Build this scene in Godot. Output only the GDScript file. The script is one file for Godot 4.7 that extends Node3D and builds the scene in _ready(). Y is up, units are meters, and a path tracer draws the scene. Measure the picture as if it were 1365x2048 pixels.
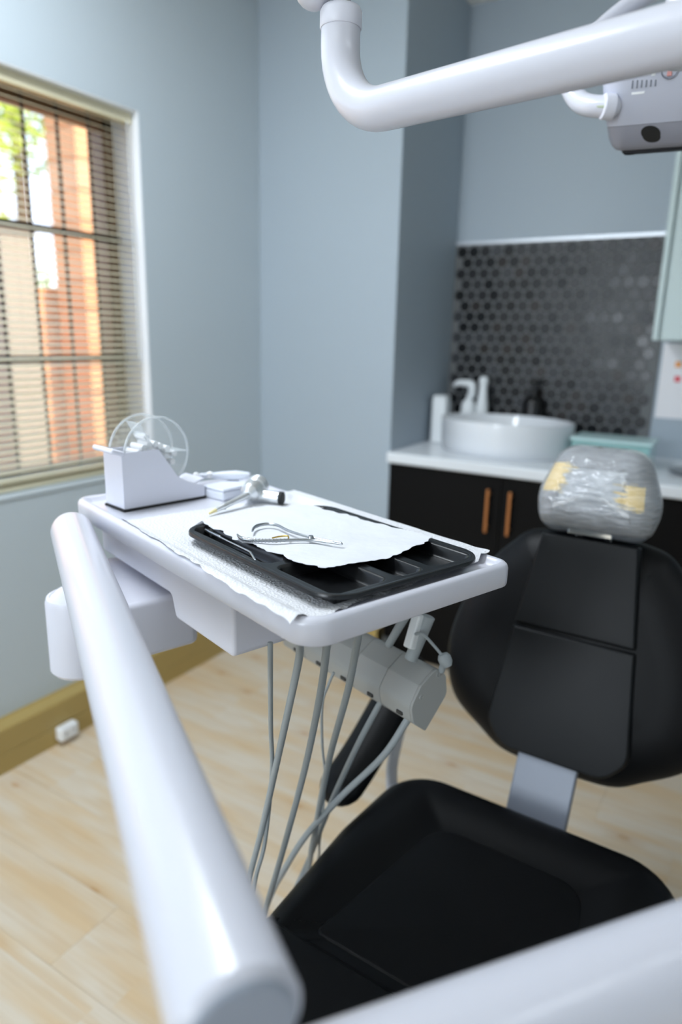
extends Node3D
# A dental surgery: instrument table on a swing arm, treatment chair, basin recess, window with blind.

const F_PX := 1375.0
var cam_basis := Basis()
var cam_pos := Vector3(0, 1.35, 0)
var M := {}
var used := {}

# ---- frame of the instrument table: u along its long side, v across it (away from the window-side camera), y up
const TB_O := Vector3(-0.959, 0, -0.718)
const TB_ANG := 0.329
var e1 := Vector3(cos(TB_ANG), 0, sin(TB_ANG))
var e2 := Vector3(sin(TB_ANG), 0, -cos(TB_ANG))

class G:
	var v := PackedVector3Array()
	var n := PackedVector3Array()
	var uv := PackedVector2Array()
	var ix := PackedInt32Array()
	func vert(p: Vector3, nn: Vector3, t := Vector2.ZERO) -> int:
		v.append(p); n.append(nn.normalized()); uv.append(t)
		return v.size() - 1
	func tri(a: int, b: int, c: int) -> void:
		var fn := (v[b] - v[a]).cross(v[c] - v[a])
		if fn.length_squared() < 1e-20: return
		if fn.dot(n[a] + n[b] + n[c]) > 0.0: ix.append_array(PackedInt32Array([a, c, b]))
		else: ix.append_array(PackedInt32Array([a, b, c]))
	func quad(a: int, b: int, c: int, d: int) -> void:
		tri(a, b, c); tri(a, c, d)
	func add(o: G, xf := Transform3D()) -> void:
		var k := v.size()
		for i in o.v.size():
			v.append(xf * o.v[i]); n.append((xf.basis * o.n[i]).normalized()); uv.append(o.uv[i])
		for i in o.ix: ix.append(k + i)
	func moved(xf: Transform3D) -> G:
		var g := G.new(); g.add(self, xf); return g
	func mesh() -> ArrayMesh:
		var a := []
		a.resize(Mesh.ARRAY_MAX)
		a[Mesh.ARRAY_VERTEX] = v; a[Mesh.ARRAY_NORMAL] = n; a[Mesh.ARRAY_TEX_UV] = uv; a[Mesh.ARRAY_INDEX] = ix
		var m := ArrayMesh.new()
		m.add_surface_from_arrays(Mesh.PRIMITIVE_TRIANGLES, a)
		return m
	# rounded box
	func box(c: Vector3, s: Vector3, r := 0.002, b := Basis(), k := 2) -> G:
		r = minf(r, minf(s.x, minf(s.y, s.z)) * 0.499)
		var core := s * 0.5 - Vector3.ONE * r
		var co: Array = []   # (sign/core position, angle component)
		for i in range(k + 1): co.append([-1.0, -1.0 + float(i) / k])
		for i in range(k + 1): co.append([1.0, float(i) / k])
		for ax in 3:
			for sg in [-1.0, 1.0]:
				var idx := []
				for i in co.size():
					var row := []
					for j in co.size():
						var d := Vector3.ZERO
						var cp := Vector3.ZERO
						d[ax] = sg; cp[ax] = sg
						d[(ax + 1) % 3] = tan(co[i][1] * PI / 4.0); cp[(ax + 1) % 3] = co[i][0]
						d[(ax + 2) % 3] = tan(co[j][1] * PI / 4.0); cp[(ax + 2) % 3] = co[j][0]
						d = d.normalized()
						var p := cp * core + d * r
						row.append(vert(c + b * p, b * d, Vector2(p[(ax + 1) % 3], p[(ax + 2) % 3])))
					idx.append(row)
				for i in co.size() - 1:
					for j in co.size() - 1:
						quad(idx[i][j], idx[i + 1][j], idx[i + 1][j + 1], idx[i][j + 1])
		return self
	# tube along points; cap 0 open, 1 flat with a small bevel, 2 round
	func tube(pts: Array, rad, sides := 14, cap := 1, flat := 1.0, flat_up := Vector3.UP) -> G:
		var P := []
		var R := []
		var T := []
		for i in pts.size():
			var t: Vector3 = (pts[mini(i + 1, pts.size() - 1)] - pts[maxi(i - 1, 0)]).normalized()
			P.append(pts[i]); R.append(rad if rad is float else rad[i]); T.append(t)
		if cap > 0:
			var steps := 5 if cap == 2 else 2
			for e in 2:
				var i0 := 0 if e == 0 else P.size() - 1
				var dir: Vector3 = -T[i0] if e == 0 else T[i0]
				var r0: float = R[i0]
				var bev := r0 if cap == 2 else minf(0.12 * r0, 0.004)
				var cp: Vector3 = P[i0]
				for s in range(1, steps + 1):
					var a := PI / 2 * s / steps
					var p: Vector3 = cp + dir * bev * sin(a)
					var rr := r0 - bev + bev * cos(a)
					if e == 0: P.push_front(p); R.push_front(maxf(rr, 1e-5)); T.push_front(T[0])
					else: P.append(p); R.append(maxf(rr, 1e-5)); T.append(T[-1])
				if cap == 1:
					var p2: Vector3 = cp + dir * bev
					if e == 0: P.push_front(p2); R.push_front(1e-5); T.push_front(T[0])
					else: P.append(p2); R.append(1e-5); T.append(T[-1])
		var up: Vector3 = flat_up if absf(T[0].dot(flat_up)) < 0.95 else Vector3.RIGHT
		var side: Vector3 = T[0].cross(up).normalized()
		var rows := []
		var L := 0.0
		for i in P.size():
			side = (side - T[i] * side.dot(T[i])).normalized()
			var u2: Vector3 = side.cross(T[i]).normalized()
			if i: L += P[i].distance_to(P[i - 1])
			# slope of the radius for the normal
			var ia := maxi(i - 1, 0); var ib := mini(i + 1, P.size() - 1)
			var dl: float = (P[ib] - P[ia]).dot(T[i])
			var dr: float = R[ib] - R[ia]
			var row := []
			for j in sides + 1:
				var a := TAU * j / sides
				var o := side * cos(a) + u2 * sin(a) * flat
				var no := side * cos(a) + u2 * sin(a) / flat
				no = (no.normalized() * absf(dl) - T[i] * dr * signf(dl if dl != 0.0 else 1.0)) if absf(dl) + absf(dr) > 1e-9 else no
				if absf(dl) < 1e-7 and absf(dr) > 1e-7: no = T[i] * (-1.0 if i < P.size() / 2.0 else 1.0)
				row.append(vert(P[i] + o * R[i], no, Vector2(float(j) / sides, L)))
			rows.append(row)
		for i in rows.size() - 1:
			for j in sides: quad(rows[i][j], rows[i + 1][j], rows[i + 1][j + 1], rows[i][j + 1])
		return self
	# profile points (radius, y) spun round y
	func lathe(prof: Array, seg := 32, xf := Transform3D(), sharp := 40.0) -> G:
		var dirs := []
		for i in prof.size() - 1:
			var d: Vector2 = (prof[i + 1] - prof[i]).normalized()
			dirs.append(Vector2(d.y, -d.x))
		for i in prof.size() - 1:
			var n0: Vector2 = dirs[i]
			var n1: Vector2 = dirs[i]
			if i > 0 and rad_to_deg(absf(dirs[i].angle_to(dirs[i - 1]))) < sharp: n0 = dirs[i] + dirs[i - 1]
			if i < dirs.size() - 1 and rad_to_deg(absf(dirs[i].angle_to(dirs[i + 1]))) < sharp: n1 = dirs[i] + dirs[i + 1]
			var ra := []
			var rb := []
			for j in seg + 1:
				var a := TAU * j / seg
				var c := cos(a); var s := sin(a)
				ra.append(vert(xf * Vector3(prof[i].x * c, prof[i].y, prof[i].x * s), xf.basis * Vector3(n0.x * c, n0.y, n0.x * s), Vector2(float(j) / seg, prof[i].y)))
				rb.append(vert(xf * Vector3(prof[i + 1].x * c, prof[i + 1].y, prof[i + 1].x * s), xf.basis * Vector3(n1.x * c, n1.y, n1.x * s), Vector2(float(j) / seg, prof[i + 1].y)))
			for j in seg: quad(ra[j], ra[j + 1], rb[j + 1], rb[j])
		return self
	# rings of an offset outline: [inset, height]; the outline lies in x,z
	func loft(poly: PackedVector2Array, rings: Array, xf := Transform3D(), cap_a := true, cap_b := true, sharp := 35.0) -> G:
		var N := poly.size()
		var area := 0.0
		for i in N:
			var q := poly[(i + 1) % N]
			area += poly[i].x * q.y - q.x * poly[i].y
		var sg := 1.0 if area > 0.0 else -1.0
		var on := []      # outward normals (mitred)
		var mit := []
		for i in N:
			var a := (poly[i] - poly[(i + N - 1) % N]).normalized()
			var b := (poly[(i + 1) % N] - poly[i]).normalized()
			var na := Vector2(a.y, -a.x) * sg
			var nb := Vector2(b.y, -b.x) * sg
			var m := (na + nb).normalized()
			on.append(m); mit.append(1.0 / maxf(m.dot(na), 0.35))
		var bands := []
		for r in rings.size() - 1:
			var d := Vector2(-(rings[r + 1][0] - rings[r][0]), rings[r + 1][1] - rings[r][1]).normalized()
			bands.append(Vector2(d.y, -d.x))   # (outward, up) normal of the band
		for r in rings.size() - 1:
			var b0: Vector2 = bands[r]
			var b1: Vector2 = bands[r]
			if r > 0 and rad_to_deg(absf(bands[r].angle_to(bands[r - 1]))) < sharp: b0 = (bands[r] + bands[r - 1]).normalized()
			if r < bands.size() - 1 and rad_to_deg(absf(bands[r].angle_to(bands[r + 1]))) < sharp: b1 = (bands[r] + bands[r + 1]).normalized()
			var ra := []
			var rb := []
			for i in N + 1:
				var k := i % N
				var p0: Vector2 = poly[k] - on[k] * mit[k] * rings[r][0]
				var p1: Vector2 = poly[k] - on[k] * mit[k] * rings[r + 1][0]
				ra.append(vert(xf * Vector3(p0.x, rings[r][1], p0.y), xf.basis * Vector3(on[k].x * b0.x, b0.y, on[k].y * b0.x), Vector2(p0.x, p0.y)))
				rb.append(vert(xf * Vector3(p1.x, rings[r + 1][1], p1.y), xf.basis * Vector3(on[k].x * b1.x, b1.y, on[k].y * b1.x), Vector2(p1.x, p1.y)))
			for i in N: quad(ra[i], ra[i + 1], rb[i + 1], rb[i])
		for e in 2:
			if (e == 0 and not cap_a) or (e == 1 and not cap_b): continue
			var rg: Array = rings[0] if e == 0 else rings[-1]
			var pp := PackedVector2Array()
			for k in N: pp.append(poly[k] - on[k] * mit[k] * rg[0])
			var tr := Geometry2D.triangulate_polygon(pp)
			var up := (1.0 if rings[-1][1] >= rings[0][1] else -1.0) * (-1.0 if e == 0 else 1.0)
			if rings.size() > 2 and e == 1: up = 1.0
			var k0 := v.size()
			for q in pp: vert(xf * Vector3(q.x, rg[1], q.y), xf.basis * Vector3(0, up, 0), q)
			for i in range(0, tr.size(), 3): tri(k0 + tr[i], k0 + tr[i + 1], k0 + tr[i + 2])
		return self
	# extrude an outline in x,z from y0 to y1 with rounded edges
	func prism(poly: PackedVector2Array, y0: float, y1: float, r := 0.002, xf := Transform3D(), k := 3) -> G:
		var rg := []
		for i in k + 1:
			var a := PI / 2 * i / k
			rg.append([r * (1.0 - sin(a)), y0 + r * (1.0 - cos(a))])
		for i in k + 1:
			var a := PI / 2 * i / k
			rg.append([r * (1.0 - cos(a)), y1 - r * (1.0 - sin(a))])
		return loft(poly, rg, xf)
	# cushion: rounded sides, then rings shrinking to the middle; disp(x, z) adds height to the top
	func cushion(poly: PackedVector2Array, y0: float, y1: float, r: float, crown: float, rings_in: int, disp: Callable, xf := Transform3D()) -> G:
		var N := poly.size()
		var area := 0.0
		var cen := Vector2.ZERO
		for i in N:
			var q := poly[(i + 1) % N]
			area += poly[i].x * q.y - q.x * poly[i].y
			cen += poly[i] / N
		var sg := 1.0 if area > 0.0 else -1.0
		var on := []
		for i in N:
			var t := (poly[(i + 1) % N] - poly[(i + N - 1) % N]).normalized()
			on.append(Vector2(t.y, -t.x) * sg)
		var rows := []
		var prof := []
		var rb := minf(r, (y1 - y0) * 0.45)
		prof.append([rb + 0.03, y0])
		for i in 5: prof.append([rb * (1.0 - sin(PI / 2 * i / 4)), y0 + rb * (1.0 - cos(PI / 2 * i / 4))])
		for i in range(0, 9): prof.append([r * (1.0 - cos(PI / 2 * i / 8)), y1 - (y1 - y0 - rb) * (1.0 - sin(PI / 2 * i / 8)) * 0.98])
		for q in prof:
			var row := PackedVector3Array()
			for i in N:
				var p: Vector2 = poly[i] - on[i] * q[0]
				row.append(Vector3(p.x, q[1], p.y))
			rows.append(row)
		var under := PackedVector3Array()
		for i in N:
			var p := poly[i].lerp(cen, 0.999)
			under.append(Vector3(p.x, y0, p.y))
		rows.push_front(under)
		var last: PackedVector3Array = rows[-1]
		for m in range(1, rings_in + 1):
			var t := float(m) / rings_in
			var row := PackedVector3Array()
			for i in N:
				var p := Vector2(last[i].x, last[i].z).lerp(cen, t * 0.999)
				row.append(Vector3(p.x, y1 + crown * (1.0 - (1.0 - t) * (1.0 - t)) + disp.call(p.x, p.y), p.y))
			rows.append(row)
		return surf(rows, true, xf)
	# smooth sheet through rows of points
	func surf(rows: Array, closed: bool, xf := Transform3D(), flip := false) -> G:
		var H := rows.size()
		var W: int = rows[0].size()
		# outward test for closed shapes: away from the mean
		var base := v.size()
		var cols := W + 1 if closed else W
		var mean := Vector3.ZERO
		for r in rows:
			for p in r: mean += p
		mean /= float(H * W)
		var sum := 0.0
		var nn := []
		for i in H:
			for j in cols:
				var jj := j % W
				var ja := (jj + W - 1) % W if closed else maxi(jj - 1, 0)
				var jb := (jj + 1) % W if closed else mini(jj + 1, W - 1)
				var du: Vector3 = rows[i][jb] - rows[i][ja]
				var dv: Vector3 = rows[mini(i + 1, H - 1)][jj] - rows[maxi(i - 1, 0)][jj]
				var c := du.cross(dv)
				if c.length_squared() < 1e-22: c = Vector3.ZERO
				c = c.normalized()
				nn.append(c)
				sum += c.dot(rows[i][jj] - mean) if closed else c.y
		var s := 1.0 if sum >= 0.0 else -1.0
		if flip: s = -s
		for i in H:
			for j in cols:
				vert(xf * rows[i][j % W], xf.basis * (nn[i * cols + j] * s if nn[i * cols + j] != Vector3.ZERO else Vector3.UP), Vector2(float(j) / (cols - 1), float(i) / (H - 1)))
		for i in H - 1:
			for j in cols - 1:
				var a := base + i * cols + j
				quad(a, a + 1, a + cols + 1, a + cols)
		return self

# ---------- small helpers
func px(x: float, y: float, depth: float) -> Vector3:
	return cam_pos + cam_basis * Vector3((x - 682.5) / F_PX, -(y - 1024.0) / F_PX, -1.0) * depth
func px_h(x: float, y: float, h: float) -> Vector3:
	var d := cam_basis * Vector3((x - 682.5) / F_PX, -(y - 1024.0) / F_PX, -1.0)
	return cam_pos + d * (h - cam_pos.y) / d.y
func tb(u: float, v: float, y: float) -> Vector3:
	return TB_O + e1 * u + e2 * v + Vector3(0, y, 0)
func smooth_path(p: Array, k := 8) -> Array:
	var out := []
	for i in p.size() - 1:
		var a: Vector3 = p[maxi(i - 1, 0)]; var b: Vector3 = p[i]; var c: Vector3 = p[i + 1]; var d: Vector3 = p[mini(i + 2, p.size() - 1)]
		for s in k: out.append(b.cubic_interpolate(c, a, d, float(s) / k))
	out.append(p[-1])
	return out
func round_poly(pts: Array, rad, k := 6) -> PackedVector2Array:
	var out := PackedVector2Array()
	var N := pts.size()
	for i in N:
		var p: Vector2 = pts[i]
		var a: Vector2 = (pts[(i + N - 1) % N] - p)
		var b: Vector2 = (pts[(i + 1) % N] - p)
		var r: float = rad if rad is float else rad[i]
		var half := absf(a.angle_to(b)) / 2.0
		var d := minf(r / tan(half), minf(a.length(), b.length()) * 0.49)
		r = d * tan(half)
		var an := a.normalized(); var bn := b.normalized()
		var c := p + (an + bn).normalized() * (r / sin(half))
		var s := p + an * d - c
		var e := p + bn * d - c
		var ang := s.angle_to(e)
		for j in k + 1: out.append(c + s.rotated(ang * j / k))
	return out
func dense(poly: PackedVector2Array, step: float) -> PackedVector2Array:
	var out := PackedVector2Array()
	for i in poly.size():
		var a := poly[i]; var b := poly[(i + 1) % poly.size()]
		var n := maxi(1, int(ceil(a.distance_to(b) / step)))
		for j in n: out.append(a.lerp(b, float(j) / n))
	return out
func rect(x0: float, z0: float, x1: float, z1: float) -> Array:
	return [Vector2(x0, z0), Vector2(x1, z0), Vector2(x1, z1), Vector2(x0, z1)]
func numbered(called: String) -> String:
	if not used.has(called): used[called] = 0; return called
	used[called] += 1
	return "%s_%03d" % [called, used[called]]
func meta(o: Node3D, label: String, category: String, group := "") -> void:
	if label: o.set_meta("label", label)
	if category: o.set_meta("category", category)
	if group: o.set_meta("group", group)
func thing(called: String, label: String, category: String, xf := Transform3D(), group := "") -> Node3D:
	var o := Node3D.new()
	o.name = numbered(called)
	o.transform = xf
	add_child(o)
	meta(o, label, category, group)
	return o
func at(p: Vector3, turn := 0.0) -> Transform3D:
	return Transform3D(Basis(Vector3.UP, turn), p)
func top_of(parent: Node3D) -> Transform3D:
	var t := parent.transform
	var p := parent.get_parent()
	while p != null and p != self:
		t = p.transform * t
		p = p.get_parent()
	return t
# geometry given in room coordinates, stored in the parent's own axes
func part(parent: Node3D, called: String, g: G, m: Material, label := "") -> MeshInstance3D:
	var o := MeshInstance3D.new()
	o.name = called
	o.mesh = g.moved(top_of(parent).affine_inverse()).mesh()
	o.material_override = m
	parent.add_child(o, true)
	if label: o.set_meta("label", label)
	return o
# geometry given in the parent's own axes
func lpart(parent: Node3D, called: String, g: G, m: Material, label := "") -> MeshInstance3D:
	var o := MeshInstance3D.new()
	o.name = called
	o.mesh = g.mesh()
	o.material_override = m
	parent.add_child(o, true)
	if label: o.set_meta("label", label)
	return o
func struct(called: String, g: G, m: Material) -> MeshInstance3D:
	var o := MeshInstance3D.new()
	o.name = called
	if g: o.mesh = g.mesh()
	o.material_override = m
	o.set_meta("kind", "structure")
	add_child(o)
	return o
func single(called: String, g: G, m: Material, label: String, category: String, xf := Transform3D(), group := "") -> MeshInstance3D:
	var o := MeshInstance3D.new()
	o.name = numbered(called)
	o.transform = xf
	o.mesh = g.mesh()
	o.material_override = m
	add_child(o)
	meta(o, label, category, group)
	return o
func mat(called: String, c: Color, rough := 0.5, metal := 0.0, more := {}) -> StandardMaterial3D:
	var m := StandardMaterial3D.new()
	m.resource_name = called
	m.albedo_color = c
	m.roughness = rough
	m.metallic = metal
	for k in more: m.set(k, more[k])
	M[called] = m
	return m
func noise_img(w: int, h: int, freq: float, sd: int, oct := 4, kind := FastNoiseLite.TYPE_SIMPLEX_SMOOTH) -> Image:
	var nz := FastNoiseLite.new()
	nz.seed = sd; nz.frequency = freq; nz.fractal_octaves = oct; nz.noise_type = kind
	return nz.get_seamless_image(w, h)
func bump(m: StandardMaterial3D, img: Image, scale: float, tri := true, uvs := Vector3.ONE) -> void:
	m.heightmap_enabled = true
	m.heightmap_texture = ImageTexture.create_from_image(img)
	m.heightmap_scale = scale
	m.uv1_triplanar = tri
	m.uv1_scale = uvs

func _ready() -> void:
	# ---------- camera
	var cam := Camera3D.new()
	cam.name = "camera"
	cam_basis = Basis.from_euler(Vector3(deg_to_rad(-14.411), deg_to_rad(31.217), deg_to_rad(1.3236)), EULER_ORDER_YXZ)
	cam.transform = Transform3D(cam_basis, cam_pos)
	cam.keep_aspect = Camera3D.KEEP_HEIGHT
	cam.fov = rad_to_deg(2.0 * atan(1024.0 / F_PX))
	var lens := CameraAttributesPhysical.new()
	lens.frustum_focal_length = 12.0 / (1024.0 / F_PX)
	lens.frustum_focus_distance = 0.84
	lens.exposure_aperture = 1.5
	lens.frustum_near = 0.02
	lens.frustum_far = 200.0
	cam.attributes = lens
	add_child(cam)
	cam.current = true
	# ---------- sky, sun, exposure
	var we := WorldEnvironment.new()
	we.name = "environment"
	var env := Environment.new()
	env.background_mode = Environment.BG_SKY
	var sky := Sky.new()
	var sm := ProceduralSkyMaterial.new()
	sm.sky_top_color = Color(0.62, 0.77, 0.95)
	sm.sky_horizon_color = Color(0.97, 0.98, 1.0)
	sm.ground_horizon_color = Color(0.80, 0.78, 0.74)
	sm.ground_bottom_color = Color(0.55, 0.52, 0.48)
	sm.sky_curve = 0.2
	sm.sky_energy_multiplier = 1.6
	sky.sky_material = sm
	env.sky = sky
	env.ambient_light_source = Environment.AMBIENT_SOURCE_DISABLED
	env.tonemap_mode = Environment.TONE_MAPPER_LINEAR
	env.tonemap_exposure = 1.1
	env.sdfgi_enabled = true
	env.ssao_enabled = true
	env.ssil_enabled = true
	we.environment = env
	add_child(we)
	var sun := DirectionalLight3D.new()
	sun.name = "sun"
	sun.light_color = Color(1.0, 0.95, 0.86)
	sun.light_energy = 2.2
	sun.light_angular_distance = 0.6
	sun.shadow_enabled = true
	add_child(sun)
	sun.look_at_from_position(Vector3(6, 6, -1.6), Vector3.ZERO)
	make_materials()
	room()
	window_and_outside()
	recess()
	chair()
	delivery_unit()
	lamp()
	table_things()
	small_things()

func panel_light(x: float, z: float, sx: float, sz: float, energy: float, label: String) -> void:
	var y := 2.655
	var t := thing("ceiling_light", label, "light", at(Vector3(x, y, z)), "flat ceiling panels")
	var fr := G.new()
	fr.loft(round_poly(rect(-sx / 2 - 0.02, -sz / 2 - 0.02, sx / 2 + 0.02, sz / 2 + 0.02), 0.006), [[0.0, 0.0], [0.0, -0.028], [0.002, -0.03], [0.018, -0.03], [0.02, -0.026]], Transform3D(), true, false)
	lpart(t, "frame", fr, M.white_paint)
	var df := G.new()
	df.box(Vector3(0, -0.022, 0), Vector3(sx, 0.006, sz), 0.001)
	lpart(t, "diffuser", df, M.glow)
	var l := AreaLight3D.new()
	l.name = "panel_light"
	l.area_size = Vector2(sx, sz)
	l.light_energy = energy
	l.light_color = Color(0.93, 0.965, 1.0)
	l.shadow_enabled = true
	l.set("area_range", 12.0)
	l.rotation = Vector3(-PI / 2, 0, 0)
	l.position = Vector3(0, -0.034, 0)
	t.add_child(l)

func make_materials() -> void:
	var fine := noise_img(256, 256, 0.06, 3, 3)
	var wall := mat("wall_paint", Color8(197, 208, 215), 0.55)  # lightened: stands in for the stronger light on the window wall
	bump(wall, fine, 0.02, true, Vector3(3, 3, 3))
	mat("shaded_wall_paint", Color8(168, 180, 190), 0.55)  # darker copy for pier and recess walls, their weaker light put into the colour
	bump(M.shaded_wall_paint, fine, 0.02, true, Vector3(3, 3, 3))
	mat("ceiling_paint", Color8(236, 236, 232), 0.8)
	mat("white_paint", Color8(238, 240, 242), 0.35)
	mat("reveal_paint", Color8(228, 231, 236), 0.5)
	mat("trunking", Color8(176, 152, 92), 0.4)
	mat("glow", Color8(240, 244, 250), 0.5, 0.0, {"emission_enabled": true, "emission": Color(0.95, 0.98, 1.0), "emission_energy_multiplier": 1.6})
	mat("blind_slat", Color8(228, 220, 190), 0.4)
	mat("blind_cord", Color8(205, 200, 184), 0.8)
	mat("bar_iron", Color8(66, 56, 46), 0.5)
	mat("window_frame", Color8(112, 84, 58), 0.45)
	mat("clear_pane", Color(1, 1, 1, 0.04), 0.02, 0.0, {"transparency": BaseMaterial3D.TRANSPARENCY_ALPHA})
	mat("outer_reveal", Color8(122, 92, 66), 0.8)
	for i in 3:
		var c: Color = [Color8(236, 172, 122), Color8(230, 162, 110), Color8(238, 180, 134)][i]
		mat("block_%d" % i, c, 0.9)
	mat("mortar", Color8(206, 156, 116), 0.95)
	mat("plaster_beige", Color8(172, 158, 140), 0.9)
	mat("garden_ground", Color8(186, 160, 130), 0.95)
	mat("leaf_bright", Color8(196, 205, 84), 0.6, 0.0, {"backlight_enabled": true, "backlight": Color(0.75, 0.8, 0.25), "cull_mode": BaseMaterial3D.CULL_DISABLED})
	mat("leaf_deep", Color8(150, 168, 74), 0.6, 0.0, {"backlight_enabled": true, "backlight": Color(0.45, 0.55, 0.2), "cull_mode": BaseMaterial3D.CULL_DISABLED})
	mat("bark", Color8(110, 88, 66), 0.9)
	# recess
	var cab := mat("cabinet_black", Color8(12, 11, 11), 0.5, 0.0, {"metallic_specular": 0.25})
	mat("cabinet_inner", Color8(30, 28, 27), 0.7)
	mat("copper", Color8(196, 132, 84), 0.38, 1.0)
	var wt := mat("worktop", Color8(232, 236, 240), 0.25)
	mat("ceramic", Color8(236, 239, 243), 0.12, 0.0, {"clearcoat_enabled": true, "clearcoat": 0.5})
	mat("grout", Color8(110, 112, 113), 0.8)
	mat("grout_dark", Color8(90, 92, 94), 0.8)
	var tones := [Color8(20, 21, 24), Color8(26, 27, 30), Color8(38, 39, 42), Color8(33, 27, 25), Color8(48, 50, 54), Color8(16, 17, 19)]
	var rgh := [0.22, 0.3, 0.34, 0.3, 0.38, 0.26]
	for i in tones.size(): mat("tile_%d" % i, tones[i], rgh[i], 0.0, {"metallic_specular": 0.44})
	mat("aluminium", Color8(214, 218, 224), 0.35, 0.6)
	mat("cabinet_green", Color8(186, 202, 202), 0.4)
	mat("paper_white", Color8(240, 238, 240), 0.8)
	mat("print_orange", Color8(238, 160, 84), 0.8)
	mat("print_red", Color8(226, 92, 104), 0.8)
	mat("bottle_white", Color8(236, 240, 242), 0.3)
	mat("bottle_black", Color8(10, 10, 11), 0.3)
	mat("aqua_plastic", Color(0.72, 0.93, 0.92, 0.35), 0.12, 0.0, {"transparency": BaseMaterial3D.TRANSPARENCY_ALPHA})
	mat("aqua_lid", Color8(192, 222, 222), 0.25)
	mat("dish_grey", Color8(128, 134, 140), 0.4)
	# dental unit
	var enamel := mat("white_enamel", Color8(208, 209, 219), 0.3, 0.0, {"clearcoat_enabled": true, "clearcoat": 0.35, "clearcoat_roughness": 0.1})
	mat("white_plastic", Color8(220, 221, 232), 0.38)
	mat("cap_shaded", Color8(150, 158, 172), 0.45)  # shade on the arm's end face, put into the colour
	mat("lamp_shell", Color8(190, 193, 207), 0.35)
	mat("lamp_band", Color8(150, 151, 162), 0.35)
	mat("lamp_dark", Color8(44, 46, 52), 0.3)
	mat("hole_black", Color8(12, 12, 13), 0.6)
	mat("print_grey", Color8(120, 124, 136), 0.6)
	mat("knob_red", Color8(214, 150, 146), 0.5)
	mat("seal_green", Color8(178, 188, 160), 0.5)
	mat("chrome", Color8(222, 226, 230), 0.12, 1.0)
	mat("steel", Color8(172, 176, 180), 0.28, 1.0)
	mat("handpiece_metal", Color8(226, 229, 232), 0.33, 0.85)
	mat("gold_spring", Color8(206, 176, 96), 0.3, 1.0)
	mat("hose_grey", Color8(158, 165, 168), 0.45)
	mat("holder_grey", Color8(160, 162, 160), 0.45)
	mat("holder_dark", Color8(58, 58, 56), 0.6)
	mat("tip_yellow", Color8(226, 214, 160), 0.4)
	mat("rubber_black", Color8(22, 24, 26), 0.7)
	var tray := mat("tray_black", Color8(17, 18, 20), 0.27)
	# upholstery
	var skin := mat("leather_black", Color8(9, 10, 12), 0.45, 0.0, {"metallic_specular": 0.3})
	bump(skin, noise_img(256, 256, 0.09, 11, 3, FastNoiseLite.TYPE_CELLULAR), 0.012, true, Vector3(9, 9, 9))
	mat("leather_panel", Color8(12, 14, 16), 0.43, 0.0, {"metallic_specular": 0.34})
	bump(M.leather_panel, skin.heightmap_texture.get_image(), 0.012, true, Vector3(9, 9, 9))
	mat("chair_grey", Color8(128, 134, 146), 0.4)
	mat("chair_base", Color8(206, 208, 214), 0.4)
	mat("cling_film", Color(1, 1, 1, 0.20), 0.10, 0.0, {"transparency": BaseMaterial3D.TRANSPARENCY_ALPHA})
	var wr := noise_img(256, 256, 0.03, 21, 3)
	bump(M.cling_film, wr, 0.5, true, Vector3(3, 14, 5))
	# paper
	var tow := mat("towel_paper", Color8(222, 223, 227), 0.9)
	bump(tow, noise_img(256, 256, 0.11, 5, 2, FastNoiseLite.TYPE_CELLULAR), 0.16, true, Vector3(9, 9, 9))
	var nap := mat("napkin_paper", Color8(220, 222, 227), 0.85)
	bump(nap, noise_img(256, 256, 0.03, 8, 4), 0.06, true, Vector3(5, 5, 5))
	mat("cotton", Color8(247, 247, 248), 0.95)
	mat("clear_drum", Color(0.95, 0.97, 0.98, 0.10), 0.05, 0.0, {"transparency": BaseMaterial3D.TRANSPARENCY_ALPHA})
	mat("clear_rim", Color(0.95, 0.97, 0.98, 0.35), 0.1, 0.0, {"transparency": BaseMaterial3D.TRANSPARENCY_ALPHA})
	mat("frosted_glow", Color8(244, 247, 252), 0.4, 0.0, {"emission_enabled": true, "emission": Color(0.93, 0.97, 1.0), "emission_energy_multiplier": 1.5})
	mat("case_white", Color8(222, 226, 236), 0.4)
	wood_materials()

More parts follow.
